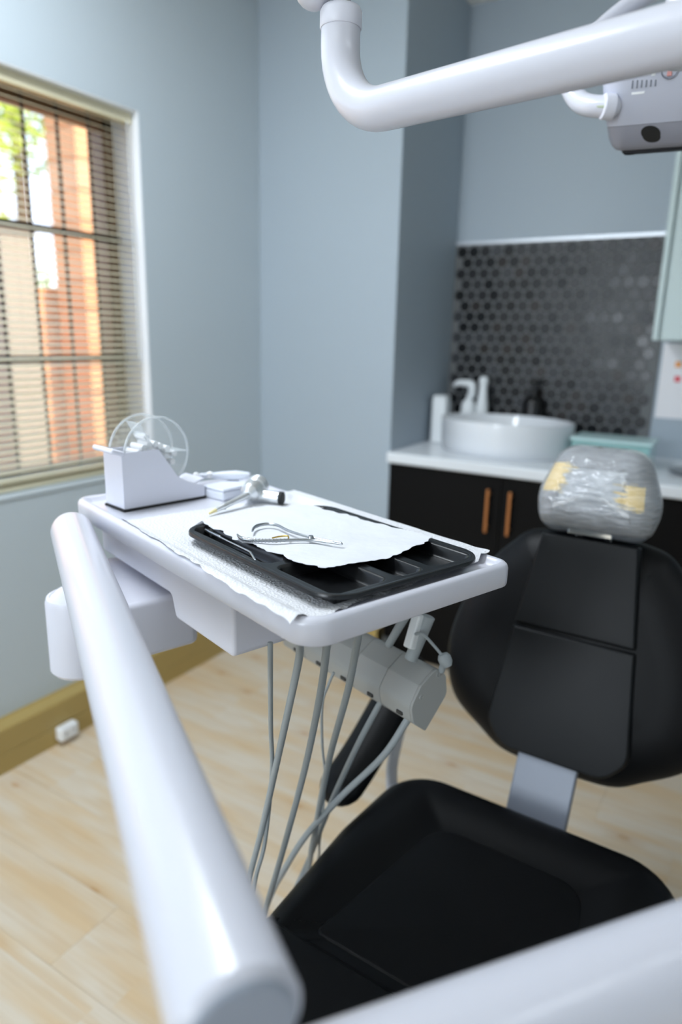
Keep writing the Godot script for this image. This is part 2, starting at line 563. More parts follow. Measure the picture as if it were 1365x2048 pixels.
func wood_materials() -> void:
	var W := 1024
	var H := 256
	var a := noise_img(W, H, 0.004, 31, 3)
	var b := FastNoiseLite.new()
	b.seed = 5; b.frequency = 0.02; b.fractal_octaves = 4
	var kn := FastNoiseLite.new()
	kn.seed = 9; kn.frequency = 0.0042; kn.noise_type = FastNoiseLite.TYPE_CELLULAR
	kn.cellular_return_type = FastNoiseLite.RETURN_DISTANCE; kn.cellular_jitter = 1.0; kn.fractal_type = FastNoiseLite.FRACTAL_NONE
	var pale := Color8(220, 208, 190)
	var warm := Color8(216, 190, 153)
	var line := Color8(190, 158, 118)
	var knot := Color8(186, 138, 88)
	for q in 2:
		var img := Image.create(W, H, false, Image.FORMAT_RGB8)
		for y in H:
			for x in W:
				var big := b.get_noise_2d(x * 0.11 + q * 700.0, y * 0.8)
				var fib := b.get_noise_2d(x * 0.07 + 300.0 * q, y * 8.0)
				var arc := sin((y + 34.0 * b.get_noise_2d(x * 0.12, y * 0.35 + 90.0 * q)) * 0.16 + big * 5.0)
				var c := pale.lerp(warm, clampf(0.42 + big * 1.15, 0.0, 1.0))
				c = c.lerp(line, clampf(0.06 + fib * 0.22 + arc * 0.07, 0.0, 0.4))
				var kd := kn.get_noise_2d(x * 0.75 + q * 391.0, y * 1.9 + q * 57.0)
				c = c.lerp(knot, clampf((-0.86 - kd) * 2.6, 0.0, 0.28) * clampf(0.7 + fib * 1.5, 0.0, 1.0))
				c = c.lerp(knot, clampf((-0.955 - kd) * 20.0, 0.0, 0.5))
				img.set_pixel(x, y, c)
		img.generate_mipmaps()
		var m := mat("oak_%d" % q, Color(1, 1, 1), 0.42)
		m.albedo_texture = ImageTexture.create_from_image(img)

# ---------- room shell
const WX := -1.905        # window wall, inner face
const WXO := -2.14        # its outer face
const ZC := -2.435        # pier wall
const XP := -1.252        # pier edge
const ZR := -2.994        # recess wall
const XR := 2.3           # far right wall
const ZB := 3.6           # wall behind
const CE := 2.655         # ceiling
const SILL := 0.845
const HEAD := 2.052
const WZ0 := -1.796       # window opening
const WZ1 := 0.10

func slab(x0: float, y0: float, z0: float, x1: float, y1: float, z1: float) -> G:
	return G.new().box(Vector3(x0 + x1, y0 + y1, z0 + z1) / 2, Vector3(x1 - x0, y1 - y0, z1 - z0), 0.0015, Basis(), 1)

func room() -> void:
	panel_light(-1.25, -0.65, 0.3, 1.2, 2.9, "slim white ceiling panel light, above the swing arm and table")
	panel_light(1.1, -0.5, 0.3, 1.2, 0.3, "slim white ceiling panel light, above the lamp post")
	panel_light(-0.2, 1.9, 1.2, 0.3, 0.8, "wide white ceiling panel light, near the frosted window")
	# floor: sub-floor and boards
	var fl := struct("floor", slab(WXO, -0.12, ZR - 0.25, XR + 0.2, -0.008, ZB + 0.2), M.plaster_beige)
	var rng := RandomNumberGenerator.new()
	rng.seed = 41
	var bw := 0.19
	var bl := 1.28
	var rows := int(ceil((ZB - ZR) / bw))
	for r in rows:
		var z0 := ZR + r * bw
		var z1 := minf(z0 + bw, ZB)
		var x := WX - rng.randf() * bl
		while x < XR:
			var a := maxf(x, WX); var b := minf(x + bl, XR)
			if b - a > 0.02:
				var g := G.new()
				var uo := Vector2(rng.randf(), rng.randf())
				g.loft(PackedVector2Array(rect(a + 0.0002, z0 + 0.0002, b - 0.0002, z1 - 0.0002)), [[0.0, -0.008], [0.0, -0.0004], [0.0004, 0.0]], Transform3D(), false, true)
				for i in g.uv.size(): g.uv[i] = Vector2((g.uv[i].x - x) / 1.6, (g.uv[i].y - z0) / 0.5) + uo
				# the board's own mesh keeps its grain; origin at the floor
				lpart(fl, "plank", g, M["oak_%d" % rng.randi_range(0, 1)])
			x += bl
	struct("ceiling", slab(WXO, CE, ZR - 0.25, XR + 0.2, CE + 0.15, ZB + 0.2), M.ceiling_paint)
	# window wall round the opening
	var w := G.new()
	for q in [[-0.10, SILL, ZR - 0.25, ZB + 0.2, 0], [HEAD, CE, ZR - 0.25, ZB + 0.2, 0], [SILL, HEAD, ZR - 0.25, WZ0, 0], [SILL, HEAD, WZ1, ZB + 0.2, 0]]:
		w.add(G.new().box(Vector3((WX + WXO) / 2, (q[0] + q[1]) / 2, (q[2] + q[3]) / 2), Vector3(WX - WXO, q[1] - q[0], q[3] - q[2]), 0.0004, Basis(), 1))
	struct("wall_left", w, M.wall_paint)
	struct("wall_back", slab(WX, -0.10, ZR - 0.25, XP, CE, ZC), M.shaded_wall_paint)
	struct("wall_recess", slab(XP, -0.10, ZR - 0.25, XR + 0.2, CE, ZR), M.shaded_wall_paint)
	struct("wall_right", slab(XR, -0.10, ZR, XR + 0.2, CE, ZB), M.wall_paint)
	# wall behind, with a wide frosted window that lets the daylight in
	var rw := G.new()
	var fx0 := -1.8; var fx1 := -0.3; var fy0 := 0.8; var fy1 := 2.4
	for q in [[WX, fx0, -0.10, CE], [fx1, XR + 0.2, -0.10, CE], [fx0, fx1, -0.10, fy0], [fx0, fx1, fy1, CE]]:
		rw.add(G.new().box(Vector3((q[0] + q[1]) / 2, (q[2] + q[3]) / 2, ZB + 0.1), Vector3(q[1] - q[0], q[3] - q[2], 0.2), 0.0004, Basis(), 1))
	struct("wall_rear", rw, M.wall_paint)
	var fw := struct("window_2", null, M.white_paint)
	for q in [[fx0, fx1, fy0, fy0 + 0.05], [fx0, fx1, fy1 - 0.05, fy1], [fx0, fx0 + 0.05, fy0, fy1], [fx1 - 0.05, fx1, fy0, fy1], [-1.075, -1.025, fy0, fy1]]:
		lpart(fw, "frame_rail", slab(q[0], q[2], ZB + 0.02, q[1], q[3], ZB + 0.07), M.white_paint)
	for q in [[fx0 + 0.05, -1.075], [-1.025, fx1 - 0.05]]:
		lpart(fw, "frosted_pane", slab(q[0], fy0 + 0.05, ZB + 0.04, q[1], fy1 - 0.05, ZB + 0.046), M.frosted_glow)
		var l := AreaLight3D.new()
		l.name = "window_light"
		l.area_size = Vector2(q[1] - q[0], fy1 - fy0 - 0.1)
		l.light_energy = 2.8
		l.light_color = Color(0.92, 0.96, 1.0)
		l.shadow_enabled = true
		l.set("area_range", 16.0)
		l.position = Vector3((q[0] + q[1]) / 2, (fy0 + fy1) / 2, ZB - 0.005)
		fw.add_child(l)
	# tan cable trunking along the floor: back plate, lid and top lip
	for k in 2:
		var prof := [Vector2(0, 0), Vector2(0.053, 0), Vector2(0.053, 0.062), Vector2(0.0505, 0.064), Vector2(0.0505, 0.067), Vector2(0.053, 0.069), Vector2(0.053, 0.144), Vector2(0.049, 0.150), Vector2(0.006, 0.153), Vector2(0.0, 0.160)]
		var g := G.new()
		var poly := PackedVector2Array(prof)
		var xf: Transform3D
		var ln: float
		if k == 0:
			ln = ZB - ZC
			xf = Transform3D(Basis(Vector3(1, 0, 0), Vector3(0, 0, -1), Vector3(0, 1, 0)), Vector3(WX, 0, ZB))
		else:
			ln = XP - WX - 0.053
			xf = Transform3D(Basis(Vector3(0, 0, 1), Vector3(1, 0, 0), Vector3(0, 1, 0)), Vector3(WX + 0.053, 0, ZC))
		for i in poly.size():
			var a := poly[i]; var b := poly[(i + 1) % poly.size()]
			var d := (b - a).normalized()
			var nn := Vector2(d.y, -d.x)
			var ids := []
			for s in [[a, 0.0], [b, 0.0], [b, ln], [a, ln]]:
				ids.append(g.vert(xf * Vector3(s[0].x, s[1], s[0].y), xf.basis * Vector3(nn.x, 0, nn.y)))
			g.quad(ids[0], ids[1], ids[2], ids[3])
		struct("baseboard_left" if k == 0 else "baseboard_back", g, M.trunking)

func window_and_outside() -> void:
	# opening lining
	var rv := G.new()
	var t := 0.006
	rv.add(slab(WXO + 0.1, SILL, WZ0, WX - 0.0005, HEAD, WZ0 + t))
	rv.add(slab(WXO + 0.1, SILL, WZ1 - t, WX - 0.0005, HEAD, WZ1))
	rv.add(slab(WXO + 0.1, HEAD - t, WZ0 + t, WX - 0.0005, HEAD, WZ1 - t))
	struct("trim_1", rv, M.reveal_paint)
	struct("trim_2", slab(WXO + 0.1, SILL, WZ0 + t, WX + 0.004, SILL + 0.012, WZ1 - t), M.wall_paint)
	var ro := G.new()
	ro.add(slab(WXO - 0.02, SILL - 0.03, WZ0 - 0.02, WXO + 0.1, HEAD, WZ0 + t))
	ro.add(slab(WXO - 0.02, SILL - 0.03, WZ1 - t, WXO + 0.1, HEAD, WZ1 + 0.02))
	ro.add(slab(WXO - 0.02, HEAD - t, WZ0 + t, WXO + 0.1, HEAD + 0.02, WZ1 - t))
	ro.add(slab(WXO - 0.05, SILL - 0.03, WZ0 + t, WXO + 0.1, SILL, WZ1 - t))
	struct("trim_3", ro, M.outer_reveal)
	# frame, panes, burglar bars
	var fx := -2.055
	var fr := G.new()
	var z0 := WZ0 + t; var z1 := WZ1 - t
	var win := struct("window_1", null, M.window_frame)
	var y0 := SILL + 0.012; var y1 := HEAD - t
	for q in [[y0, y0 + 0.045, z0, z1], [y1 - 0.045, y1, z0, z1], [y0, y1, z0, z0 + 0.045], [y0, y1, z1 - 0.045, z1], [y0, y1, -0.87, -0.825]]:
		lpart(win, "frame_rail", slab(fx - 0.025, q[0], q[2], fx + 0.025, q[1], q[3]), M.window_frame)
	for q in [[z0 + 0.045, -0.87], [-0.825, z1 - 0.045]]:
		lpart(win, "pane", slab(fx - 0.002, y0 + 0.045, q[0], fx + 0.002, y1 - 0.045, q[1]), M.clear_pane)
	var z := -1.674
	while z < WZ1 - 0.03:
		lpart(win, "vertical_bar", G.new().tube([Vector3(-2.012, y0, z), Vector3(-2.012, y1, z)], 0.0055, 10), M.bar_iron)
		z += 0.1196
	for y in [1.654, 1.254]:
		lpart(win, "cross_bar", G.new().box(Vector3(-2.022, y, (z0 + z1) / 2), Vector3(0.005, 0.024, z1 - z0), 0.001), M.bar_iron)
	# venetian blind
	var bx := -1.946
	var b0 := z0 + 0.003; var b1 := z1 - 0.003
	var bl := thing("venetian_blind", "cream horizontal slat blind half open inside the window opening", "blind", at(Vector3(bx, SILL + 0.012, (b0 + b1) / 2)))
	part(bl, "headrail", G.new().box(Vector3(bx, y1 - 0.016, (b0 + b1) / 2), Vector3(0.03, 0.032, b1 - b0), 0.002), M.blind_slat)
	part(bl, "bottom_rail", G.new().box(Vector3(bx, y0 + 0.010, (b0 + b1) / 2), Vector3(0.026, 0.012, b1 - b0), 0.004), M.blind_slat)
	var sl := G.new()
	var rws := []
	for side in 2:
		for i in 7:
			var c := -0.0125 + 0.025 * i / 6.0
			var hh := 0.0016 * (1.0 - (c / 0.0125) * (c / 0.0125))
			rws.append([c, hh])
	var top := []
	for e in [-(b1 - b0) / 2, (b1 - b0) / 2]:
		var row := PackedVector3Array()
		for i in 7: row.append(Vector3(rws[i][0], rws[i][1] + 0.0004, e))
		top.append(row)
	sl.surf(top, false)
	var bot := []
	for row in top:
		var r2 := PackedVector3Array()
		for p in row: r2.append(p - Vector3(0, 0.0006, 0))
		bot.append(r2)
	sl.surf(bot, false, Transform3D(), true)
	var sm := sl.mesh()
	var y := y1 - 0.045
	var k := 0
	while y > y0 + 0.022:
		var o := MeshInstance3D.new()
		o.name = "slat"
		o.mesh = sm
		o.material_override = M.blind_slat
		bl.add_child(o, true)
		o.transform = bl.transform.affine_inverse() * Transform3D(Basis(Vector3(0, 0, 1), deg_to_rad(-17.0)), Vector3(bx, y, (b0 + b1) / 2))
		y -= 0.0212
	for i in 5: # slats gathered on the bottom rail
		var o := MeshInstance3D.new()
		o.name = "slat"; o.mesh = sm; o.material_override = M.blind_slat
		bl.add_child(o, true)
		o.transform = bl.transform.affine_inverse() * at(Vector3(bx, y0 + 0.0175 + i * 0.0035, (b0 + b1) / 2))
	for q in [-1.705, -1.2, -0.62, -0.02]:
		for s in [-0.0125, 0.0125]:
			part(bl, "ladder_cord", G.new().tube([Vector3(bx + s, y0 + 0.01, q), Vector3(bx + s, y1 - 0.02, q)], 0.0007, 6), M.blind_cord)
	part(bl, "tilt_wand", G.new().tube([Vector3(bx + 0.022, y1 - 0.03, -1.76), Vector3(bx + 0.022, 1.25, -1.765)], 0.003, 8, 2), M.clear_rim)
	# ---- outside
	var gr := struct("garden_ground", slab(-16, -0.4, -14, WXO, -0.25, 8), M.garden_ground)
	gr.set_meta("label", "pale paved ground outside the window"); 
	var rng := RandomNumberGenerator.new(); rng.seed = 7
	var wl := thing("garden_wall", "low orange block wall outside the window", "wall", at(Vector3(-5.2, -0.25, -3.0)))
	part(wl, "mortar_core", slab(-5.36, -0.25, -5.6, -5.05, 1.62, 3.0), M.mortar)
	for c in 9:
		var zz := -5.6 + (0.0 if c % 2 == 0 else -0.22)
		while zz < -1.2:
			var za := maxf(zz, -5.6)
			part(wl, "block", G.new().box(Vector3(-5.12, -0.25 + 0.2075 * c + 0.104, (za + zz + 0.44) / 2), Vector3(0.16 + rng.randf() * 0.008, 0.197, zz + 0.43 - za), 0.006, Basis(), 1), M["block_%d" % rng.randi_range(0, 2)])
			zz += 0.44
	part(wl, "coping", slab(-5.40, 1.62, -5.6, -5.02, 1.67, 3.0), M.block_0)
	var pl := thing("block_pillar", "tall orange block pillar rising beside the garden wall outside", "pillar", at(Vector3(-4.85, -0.25, -4.0)))
	part(pl, "mortar_core", slab(-4.99, -0.25, -4.10, -4.67, 3.9, -3.76), M.mortar)
	for c in 19:
		part(pl, "block", G.new().box(Vector3(-4.83, -0.25 + 0.219 * c + 0.109, -3.93), Vector3(0.345 + rng.randf() * 0.008, 0.208, 0.36 + rng.randf() * 0.008), 0.006, Basis(), 1), M["block_%d" % rng.randi_range(0, 2)])
	var gp := thing("garden_pillar", "beige plastered garden pillar outside the window", "pillar", at(Vector3(-4.4, -0.25, -2.85)))
	part(gp, "shaft", slab(-4.55, -0.25, -3.02, -4.25, 1.95, -2.80), M.plaster_beige)
	part(gp, "cap", slab(-4.58, 1.95, -3.05, -4.22, 2.01, -2.77), M.plaster_beige)
	# trees beyond
	tree("tree", "bright yellow-green leafy tree rising behind the beige garden pillar", Vector3(-7.2, -0.25, -3.95), [[Vector3(-7.2, 3.3, -4.1), 0.95], [Vector3(-7.0, 2.55, -4.05), 0.6], [Vector3(-7.6, 4.2, -4.6), 1.2]], 3)
	tree("tree", "slender green tree standing between the two garden pillars", Vector3(-8.6, -0.25, -6.0), [[Vector3(-8.5, 3.95, -5.95), 0.75], [Vector3(-8.7, 4.8, -6.4), 0.9], [Vector3(-8.4, 1.85, -5.75), 0.42]], 4)
	tree("tree", "deep green tree at the far end of the garden wall", Vector3(-10.6, -0.25, -2.6), [[Vector3(-10.6, 3.2, -2.6), 1.4], [Vector3(-10.8, 5.0, -3.4), 1.2]], 5)

func tree(called: String, label: String, foot: Vector3, crowns: Array, sd: int) -> void:
	var t := thing(called, label, "tree", at(foot), "trees outside the window")
	var rng := RandomNumberGenerator.new(); rng.seed = sd
	var tops: Vector3 = crowns[0][0]
	part(t, "trunk", G.new().tube(smooth_path([foot, foot.lerp(tops, 0.5) + Vector3(0.1, 0, 0.06), tops]), 0.07, 10), M.bark)
	var g := G.new()
	for c in crowns:
		part(t, "branch", G.new().tube([tops - Vector3(0, 0.3, 0), c[0] + Vector3(0, -0.1, 0)], 0.025, 8), M.bark)
		for i in int(900 * c[1]):
			var d := Vector3(rng.randf_range(-1, 1), rng.randf_range(-1, 1), rng.randf_range(-1, 1))
			if d.length() > 1.0: d = d.normalized() * rng.randf()
			var p: Vector3 = c[0] + d * c[1]
			var b := Basis.from_euler(Vector3(rng.randf() * TAU, rng.randf() * TAU, rng.randf() * TAU))
			var s := rng.randf_range(0.04, 0.08)
			var nn := b.y
			var q := [p - b.x * s, p + b.z * s * 0.45, p + b.x * s, p - b.z * s * 0.45]
			var ids := []
			for k in q: ids.append(g.vert(k, nn))
			g.quad(ids[0], ids[1], ids[2], ids[3])
	var lf := part(t, "foliage", g, M.leaf_bright if sd % 2 == 1 else M.leaf_deep)
	lf.set_meta("kind", "stuff")

func door(parent: Node3D, x0: float, x1: float, y0: float, y1: float, zf: float, m: Material, hx := INF) -> void:
	var d := part(parent, "door", G.new().box(Vector3((x0 + x1) / 2, (y0 + y1) / 2, zf - 0.009), Vector3(x1 - x0 - 0.003, y1 - y0, 0.018), 0.0015), m)
	if hx != INF:
		var h := G.new()
		h.box(Vector3(hx, 0.728, zf + 0.026), Vector3(0.011, 0.165, 0.011), 0.002)
		for yy in [0.665, 0.791]: h.tube([Vector3(hx, yy, zf), Vector3(hx, yy, zf + 0.024)], 0.0045, 10)
		part(d, "handle", h, M.copper, "copper bar handle")

func recess() -> void:
	# base cabinets
	for k in 2:
		var x0 := XP if k == 0 else -0.312
		var x1 := -0.312 if k == 0 else 0.63
		var t := thing("base_cabinet", ["black base cabinet with copper bar handles, beneath the oval basin", "black base cabinet behind the treatment chair, right of the basin cabinet"][k], "cabinet", at(Vector3((x0 + x1) / 2, 0, -2.7)))
		var bd := G.new()
		bd.add(slab(x0 + 0.002, 0.1, ZR, x0 + 0.018, 0.862, -2.452)); bd.add(slab(x1 - 0.018, 0.1, ZR, x1 - 0.002, 0.862, -2.452))
		bd.add(slab(x0 + 0.018, 0.1, ZR, x1 - 0.018, 0.118, -2.452)); bd.add(slab(x0 + 0.018, 0.84, ZR, x1 - 0.018, 0.862, -2.452)); bd.add(slab(x0 + 0.018, 0.118, ZR, x1 - 0.018, 0.84, ZR + 0.012))
		part(t, "body", bd, M.cabinet_black)
		part(t, "plinth", slab(x0 + 0.002, 0.0, -2.52, x1 - 0.002, 0.1, -2.50), M.cabinet_black)
		var xm := (x0 + x1) / 2
		door(t, x0 + 0.002, xm, 0.105, 0.856, -2.432, M.cabinet_black, xm - 0.042)
		door(t, xm, x1 - 0.002, 0.105, 0.856, -2.432, M.cabinet_black, xm + 0.042)
	var wt := G.new()
	wt.box(Vector3((XP + 0.63) / 2 - 0.003, 0.884, (ZR - 2.405) / 2), Vector3(0.63 - XP - 0.002, 0.043, -2.405 - ZR), 0.008, Basis(), 3)
	single("worktop", wt, M.worktop, "glossy white stone worktop running across the black base cabinets", "worktop")
	# oval basin: outer wall, rolled rim, inner bowl
	var bs := thing("basin", "white oval ceramic vessel basin standing on the worktop", "basin", at(Vector3(-0.872, 0.9055, -2.70)))
	var pr := [Vector2(0.0, 0.0), Vector2(0.93, 0.0), Vector2(0.965, 0.010), Vector2(0.985, 0.035), Vector2(0.995, 0.09), Vector2(1.0, 0.128), Vector2(0.996, 0.133), Vector2(0.98, 0.134), Vector2(0.965, 0.129), Vector2(0.93, 0.09), Vector2(0.85, 0.05), Vector2(0.6, 0.03), Vector2(0.1, 0.026), Vector2(0.0, 0.026)]
	for i in pr.size(): pr[i] = Vector2(pr[i].x * 0.22, pr[i].y)
	var bg := G.new().lathe(pr, 64, Transform3D(Basis(Vector3(0.268 / 0.22, 0, 0), Vector3(0, 1, 0), Vector3(0, 0, 0.185 / 0.22)), Vector3.ZERO), 55.0)
	lpart(bs, "bowl", bg, M.ceramic)
	lpart(bs, "drain", G.new().lathe([Vector2(0, 0.03), Vector2(0.02, 0.03), Vector2(0.022, 0.027)], 24), M.chrome)
	# bottles at the tap side
	var b1 := thing("soap_carton", "square white soap container in the corner behind the basin", "container", at(Vector3(-1.198, 0.9055, -2.80), 0.1))
	lpart(b1, "body", G.new().box(Vector3(0, 0.095, 0), Vector3(0.062, 0.19, 0.075), 0.008), M.bottle_white)
	lpart(b1, "lid", G.new().box(Vector3(0, 0.196, 0), Vector3(0.058, 0.012, 0.071), 0.004), M.bottle_white)
	var b2 := thing("pump_bottle", "white bottle with a spout pointing at the wall, behind the basin rim", "bottle", at(Vector3(-1.118, 0.9055, -2.915)))
	lpart(b2, "body", G.new().lathe([Vector2(0, 0), Vector2(0.03, 0), Vector2(0.033, 0.006), Vector2(0.033, 0.15), Vector2(0.025, 0.175), Vector2(0.013, 0.185), Vector2(0.013, 0.2), Vector2(0, 0.2)], 28), M.bottle_white)
	var hd := G.new().tube(smooth_path([Vector3(0.012, 0.20, 0), Vector3(0.012, 0.236, 0), Vector3(0.0, 0.25, 0), Vector3(-0.05, 0.252, 0.004), Vector3(-0.066, 0.243, 0.004)]), [0.018, 0.018, 0.018, 0.018, 0.018, 0.018, 0.018, 0.018, 0.018, 0.018, 0.018, 0.018, 0.018, 0.018, 0.018, 0.018, 0.017, 0.017, 0.016, 0.016, 0.015, 0.015, 0.014, 0.014, 0.013, 0.013, 0.012, 0.012, 0.011, 0.011, 0.01, 0.01, 0.01], 14, 2)
	lpart(b2, "spout", hd, M.bottle_white)
	var b3 := thing("slim_bottle", "tall slim white bottle with a round cap beside the spouted bottle", "bottle", at(Vector3(-1.052, 0.9055, -2.905)))
	lpart(b3, "body", G.new().lathe([Vector2(0, 0), Vector2(0.028, 0), Vector2(0.03, 0.005), Vector2(0.027, 0.16), Vector2(0.02, 0.2), Vector2(0.016, 0.25), Vector2(0, 0.25)], 28), M.bottle_white)
	lpart(b3, "cap", G.new().lathe([Vector2(0, 0.25), Vector2(0.017, 0.25), Vector2(0.021, 0.258), Vector2(0.021, 0.272), Vector2(0.014, 0.284), Vector2(0, 0.286)], 24), M.bottle_white)
	var b4 := thing("soap_dispenser", "black pump soap dispenser against the dark tiles behind the basin", "dispenser", at(Vector3(-0.838, 0.9055, -2.94)))
	lpart(b4, "body", G.new().lathe([Vector2(0, 0), Vector2(0.04, 0), Vector2(0.044, 0.006), Vector2(0.044, 0.185), Vector2(0.036, 0.205), Vector2(0.018, 0.215), Vector2(0.014, 0.23), Vector2(0, 0.23)], 28), M.bottle_black)
	lpart(b4, "pump", G.new().lathe([Vector2(0, 0.23), Vector2(0.018, 0.23), Vector2(0.018, 0.245), Vector2(0.007, 0.247), Vector2(0.007, 0.262), Vector2(0.02, 0.264), Vector2(0.02, 0.284), Vector2(0, 0.288)], 20).tube([Vector3(0, 0.275, 0), Vector3(0.01, 0.275, 0.045)], 0.006, 10), M.bottle_black)
	# hexagon tiles
	var tx1 := -0.376
	var ty1 := 1.737
	var sp := thing("tile_splashback", "splashback of dark glossy hexagon tiles in grey grout above the worktop", "splashback", at(Vector3((XP + tx1) / 2, 0.9055, ZR)))
	part(sp, "grout_bed", slab(XP + 0.0005, 0.906, ZR, tx1, ty1 + 0.003, ZR + 0.006), M.grout)
	var p := 0.0518
	var rowh := p * sqrt(3.0) / 2.0
	var tile_r := (p - 0.0075) / sqrt(3.0)
	var hexa := []
	for i in 6: hexa.append(Vector2(tile_r, 0).rotated(TAU * i / 6 + TAU / 12))
	var hp := round_poly(hexa, 0.006, 2)
	var hm := G.new().loft(hp, [[0.0, 0.0], [0.0, 0.0024], [0.0014, 0.0038]], Transform3D(Basis(Vector3(1, 0, 0), Vector3(0, 0, 1), Vector3(0, -1, 0)), Vector3.ZERO), false, true).mesh()
	var rng := RandomNumberGenerator.new(); rng.seed = 77
	var rest := G.new()
	var r := 0
	var count := 0
	var y := ty1 - p * 0.5
	while y > 0.915:
		var x := XP + p * (0.62 if r % 2 == 0 else 1.12)
		while x < tx1 - p * 0.3:
			var tone: int = [0, 0, 1, 1, 2, 3, 4, 5, 5, 1][rng.randi_range(0, 9)]
			var tilt := Basis(Vector3(1, 0, 0), rng.randf_range(-0.012, 0.012)) * Basis(Vector3(0, 1, 0), rng.randf_range(-0.012, 0.012))
			if y > 0.957 and count < 300:
				var o := MeshInstance3D.new()
				o.name = "tile"; o.mesh = hm; o.material_override = M["tile_%d" % tone]
				sp.add_child(o, true)
				o.transform = sp.transform.affine_inverse() * Transform3D(tilt, Vector3(x, y, ZR + 0.0055))
				count += 1
			else:
				rest.loft(hp, [[0.0, 0.0], [0.0, 0.0024], [0.0014, 0.0038]], Transform3D(Basis(Vector3(1, 0, 0), Vector3(0, 0, 1), Vector3(0, -1, 0)), Vector3(x, y, ZR + 0.0055)), false, true)
			x += p
		y -= rowh
		r += 1
	var rs := part(sp, "lower_tiles", rest, M.tile_1)
	rs.set_meta("kind", "stuff")
	struct("trim_4", slab(XP + 0.0005, ty1 + 0.003, ZR, tx1 + 0.01, ty1 + 0.017, ZR + 0.013), M.aluminium)
	# wall cabinet
	var uc := thing("wall_cabinet", "pale grey-green wall cabinet hung above the worktop end", "cabinet", at(Vector3(0.0, 1.357, -2.8)))
	part(uc, "carcass", slab(-0.361, 1.357, ZR, 0.44, 2.2, -2.64), M.cabinet_green)
	part(uc, "side_panel", slab(-0.361, 1.357, -2.64, -0.343, 2.2, -2.62), M.cabinet_green)
	for q in [[-0.334, 0.045], [0.048, 0.44]]:
		part(uc, "door", G.new().box(Vector3((q[0] + q[1]) / 2, 1.7785, -2.629), Vector3(q[1] - q[0], 0.839, 0.018), 0.0015), M.cabinet_green)
	# notice on the wall
	var no := thing("wall_notice", "white notice sheet with orange and red dots below the wall cabinet", "notice", at(Vector3(-0.2, 1.06, ZR)))
	part(no, "sheet", slab(-0.366, 1.062, ZR + 0.0002, 0.06, 1.35, ZR + 0.0014), M.paper_white)
	for q in [[-0.306, 1.27, 0], [-0.302, 1.215, 1], [-0.23, 1.27, 1], [-0.23, 1.215, 0]]:
		part(no, "printed_dot", G.new().box(Vector3(q[0], q[1], ZR + 0.0016), Vector3(0.022, 0.022, 0.0006), 0.0002), M.print_orange if q[2] == 0 else M.print_red)
	# clear aqua box and a dish on the worktop
	var aq := thing("plastic_box", "clear aqua plastic box with a lid on the worktop behind the headrest", "box", at(Vector3(-0.455, 0.9055, -2.70)))
	var wl := G.new()
	wl.add(G.new().box(Vector3(0, 0.003, 0), Vector3(0.27, 0.005, 0.16), 0.002)); 
	wl.add(G.new().box(Vector3(-0.134, 0.045, 0), Vector3(0.003, 0.085, 0.16), 0.001)); wl.add(G.new().box(Vector3(0.134, 0.045, 0), Vector3(0.003, 0.085, 0.16), 0.001))
	wl.add(G.new().box(Vector3(0, 0.045, -0.079), Vector3(0.265, 0.085, 0.003), 0.001)); wl.add(G.new().box(Vector3(0, 0.045, 0.079), Vector3(0.265, 0.085, 0.003), 0.001))
	lpart(aq, "walls", wl, M.aqua_plastic)
	lpart(aq, "lid", G.new().box(Vector3(0, 0.094, 0), Vector3(0.285, 0.012, 0.175), 0.004), M.aqua_lid)
	var ds := G.new().lathe([Vector2(0, 0), Vector2(0.05, 0), Vector2(0.075, 0.012), Vector2(0.073, 0.014), Vector2(0.05, 0.004), Vector2(0, 0.004)], 36)
	single("dish", ds, M.dish_grey, "shallow round grey dish lying on the worktop behind the headrest", "dish", at(Vector3(-0.185, 0.9056, -2.66)))

func px_plane(x: float, y: float, p0: Vector3, nn: Vector3) -> Vector3:
	var d := cam_basis * Vector3((x - 682.5) / F_PX, -(y - 1024.0) / F_PX, -1.0)
	return cam_pos + d * ((p0 - cam_pos).dot(nn) / d.dot(nn))

func curve_poly(pts: Array, k := 8) -> PackedVector2Array:
	var out := PackedVector2Array()
	var N := pts.size()
	for i in N:
		for s in k: out.append((pts[i] as Vector2).cubic_interpolate(pts[(i + 1) % N], pts[(i + N - 1) % N], pts[(i + 2) % N], float(s) / k))
	return out

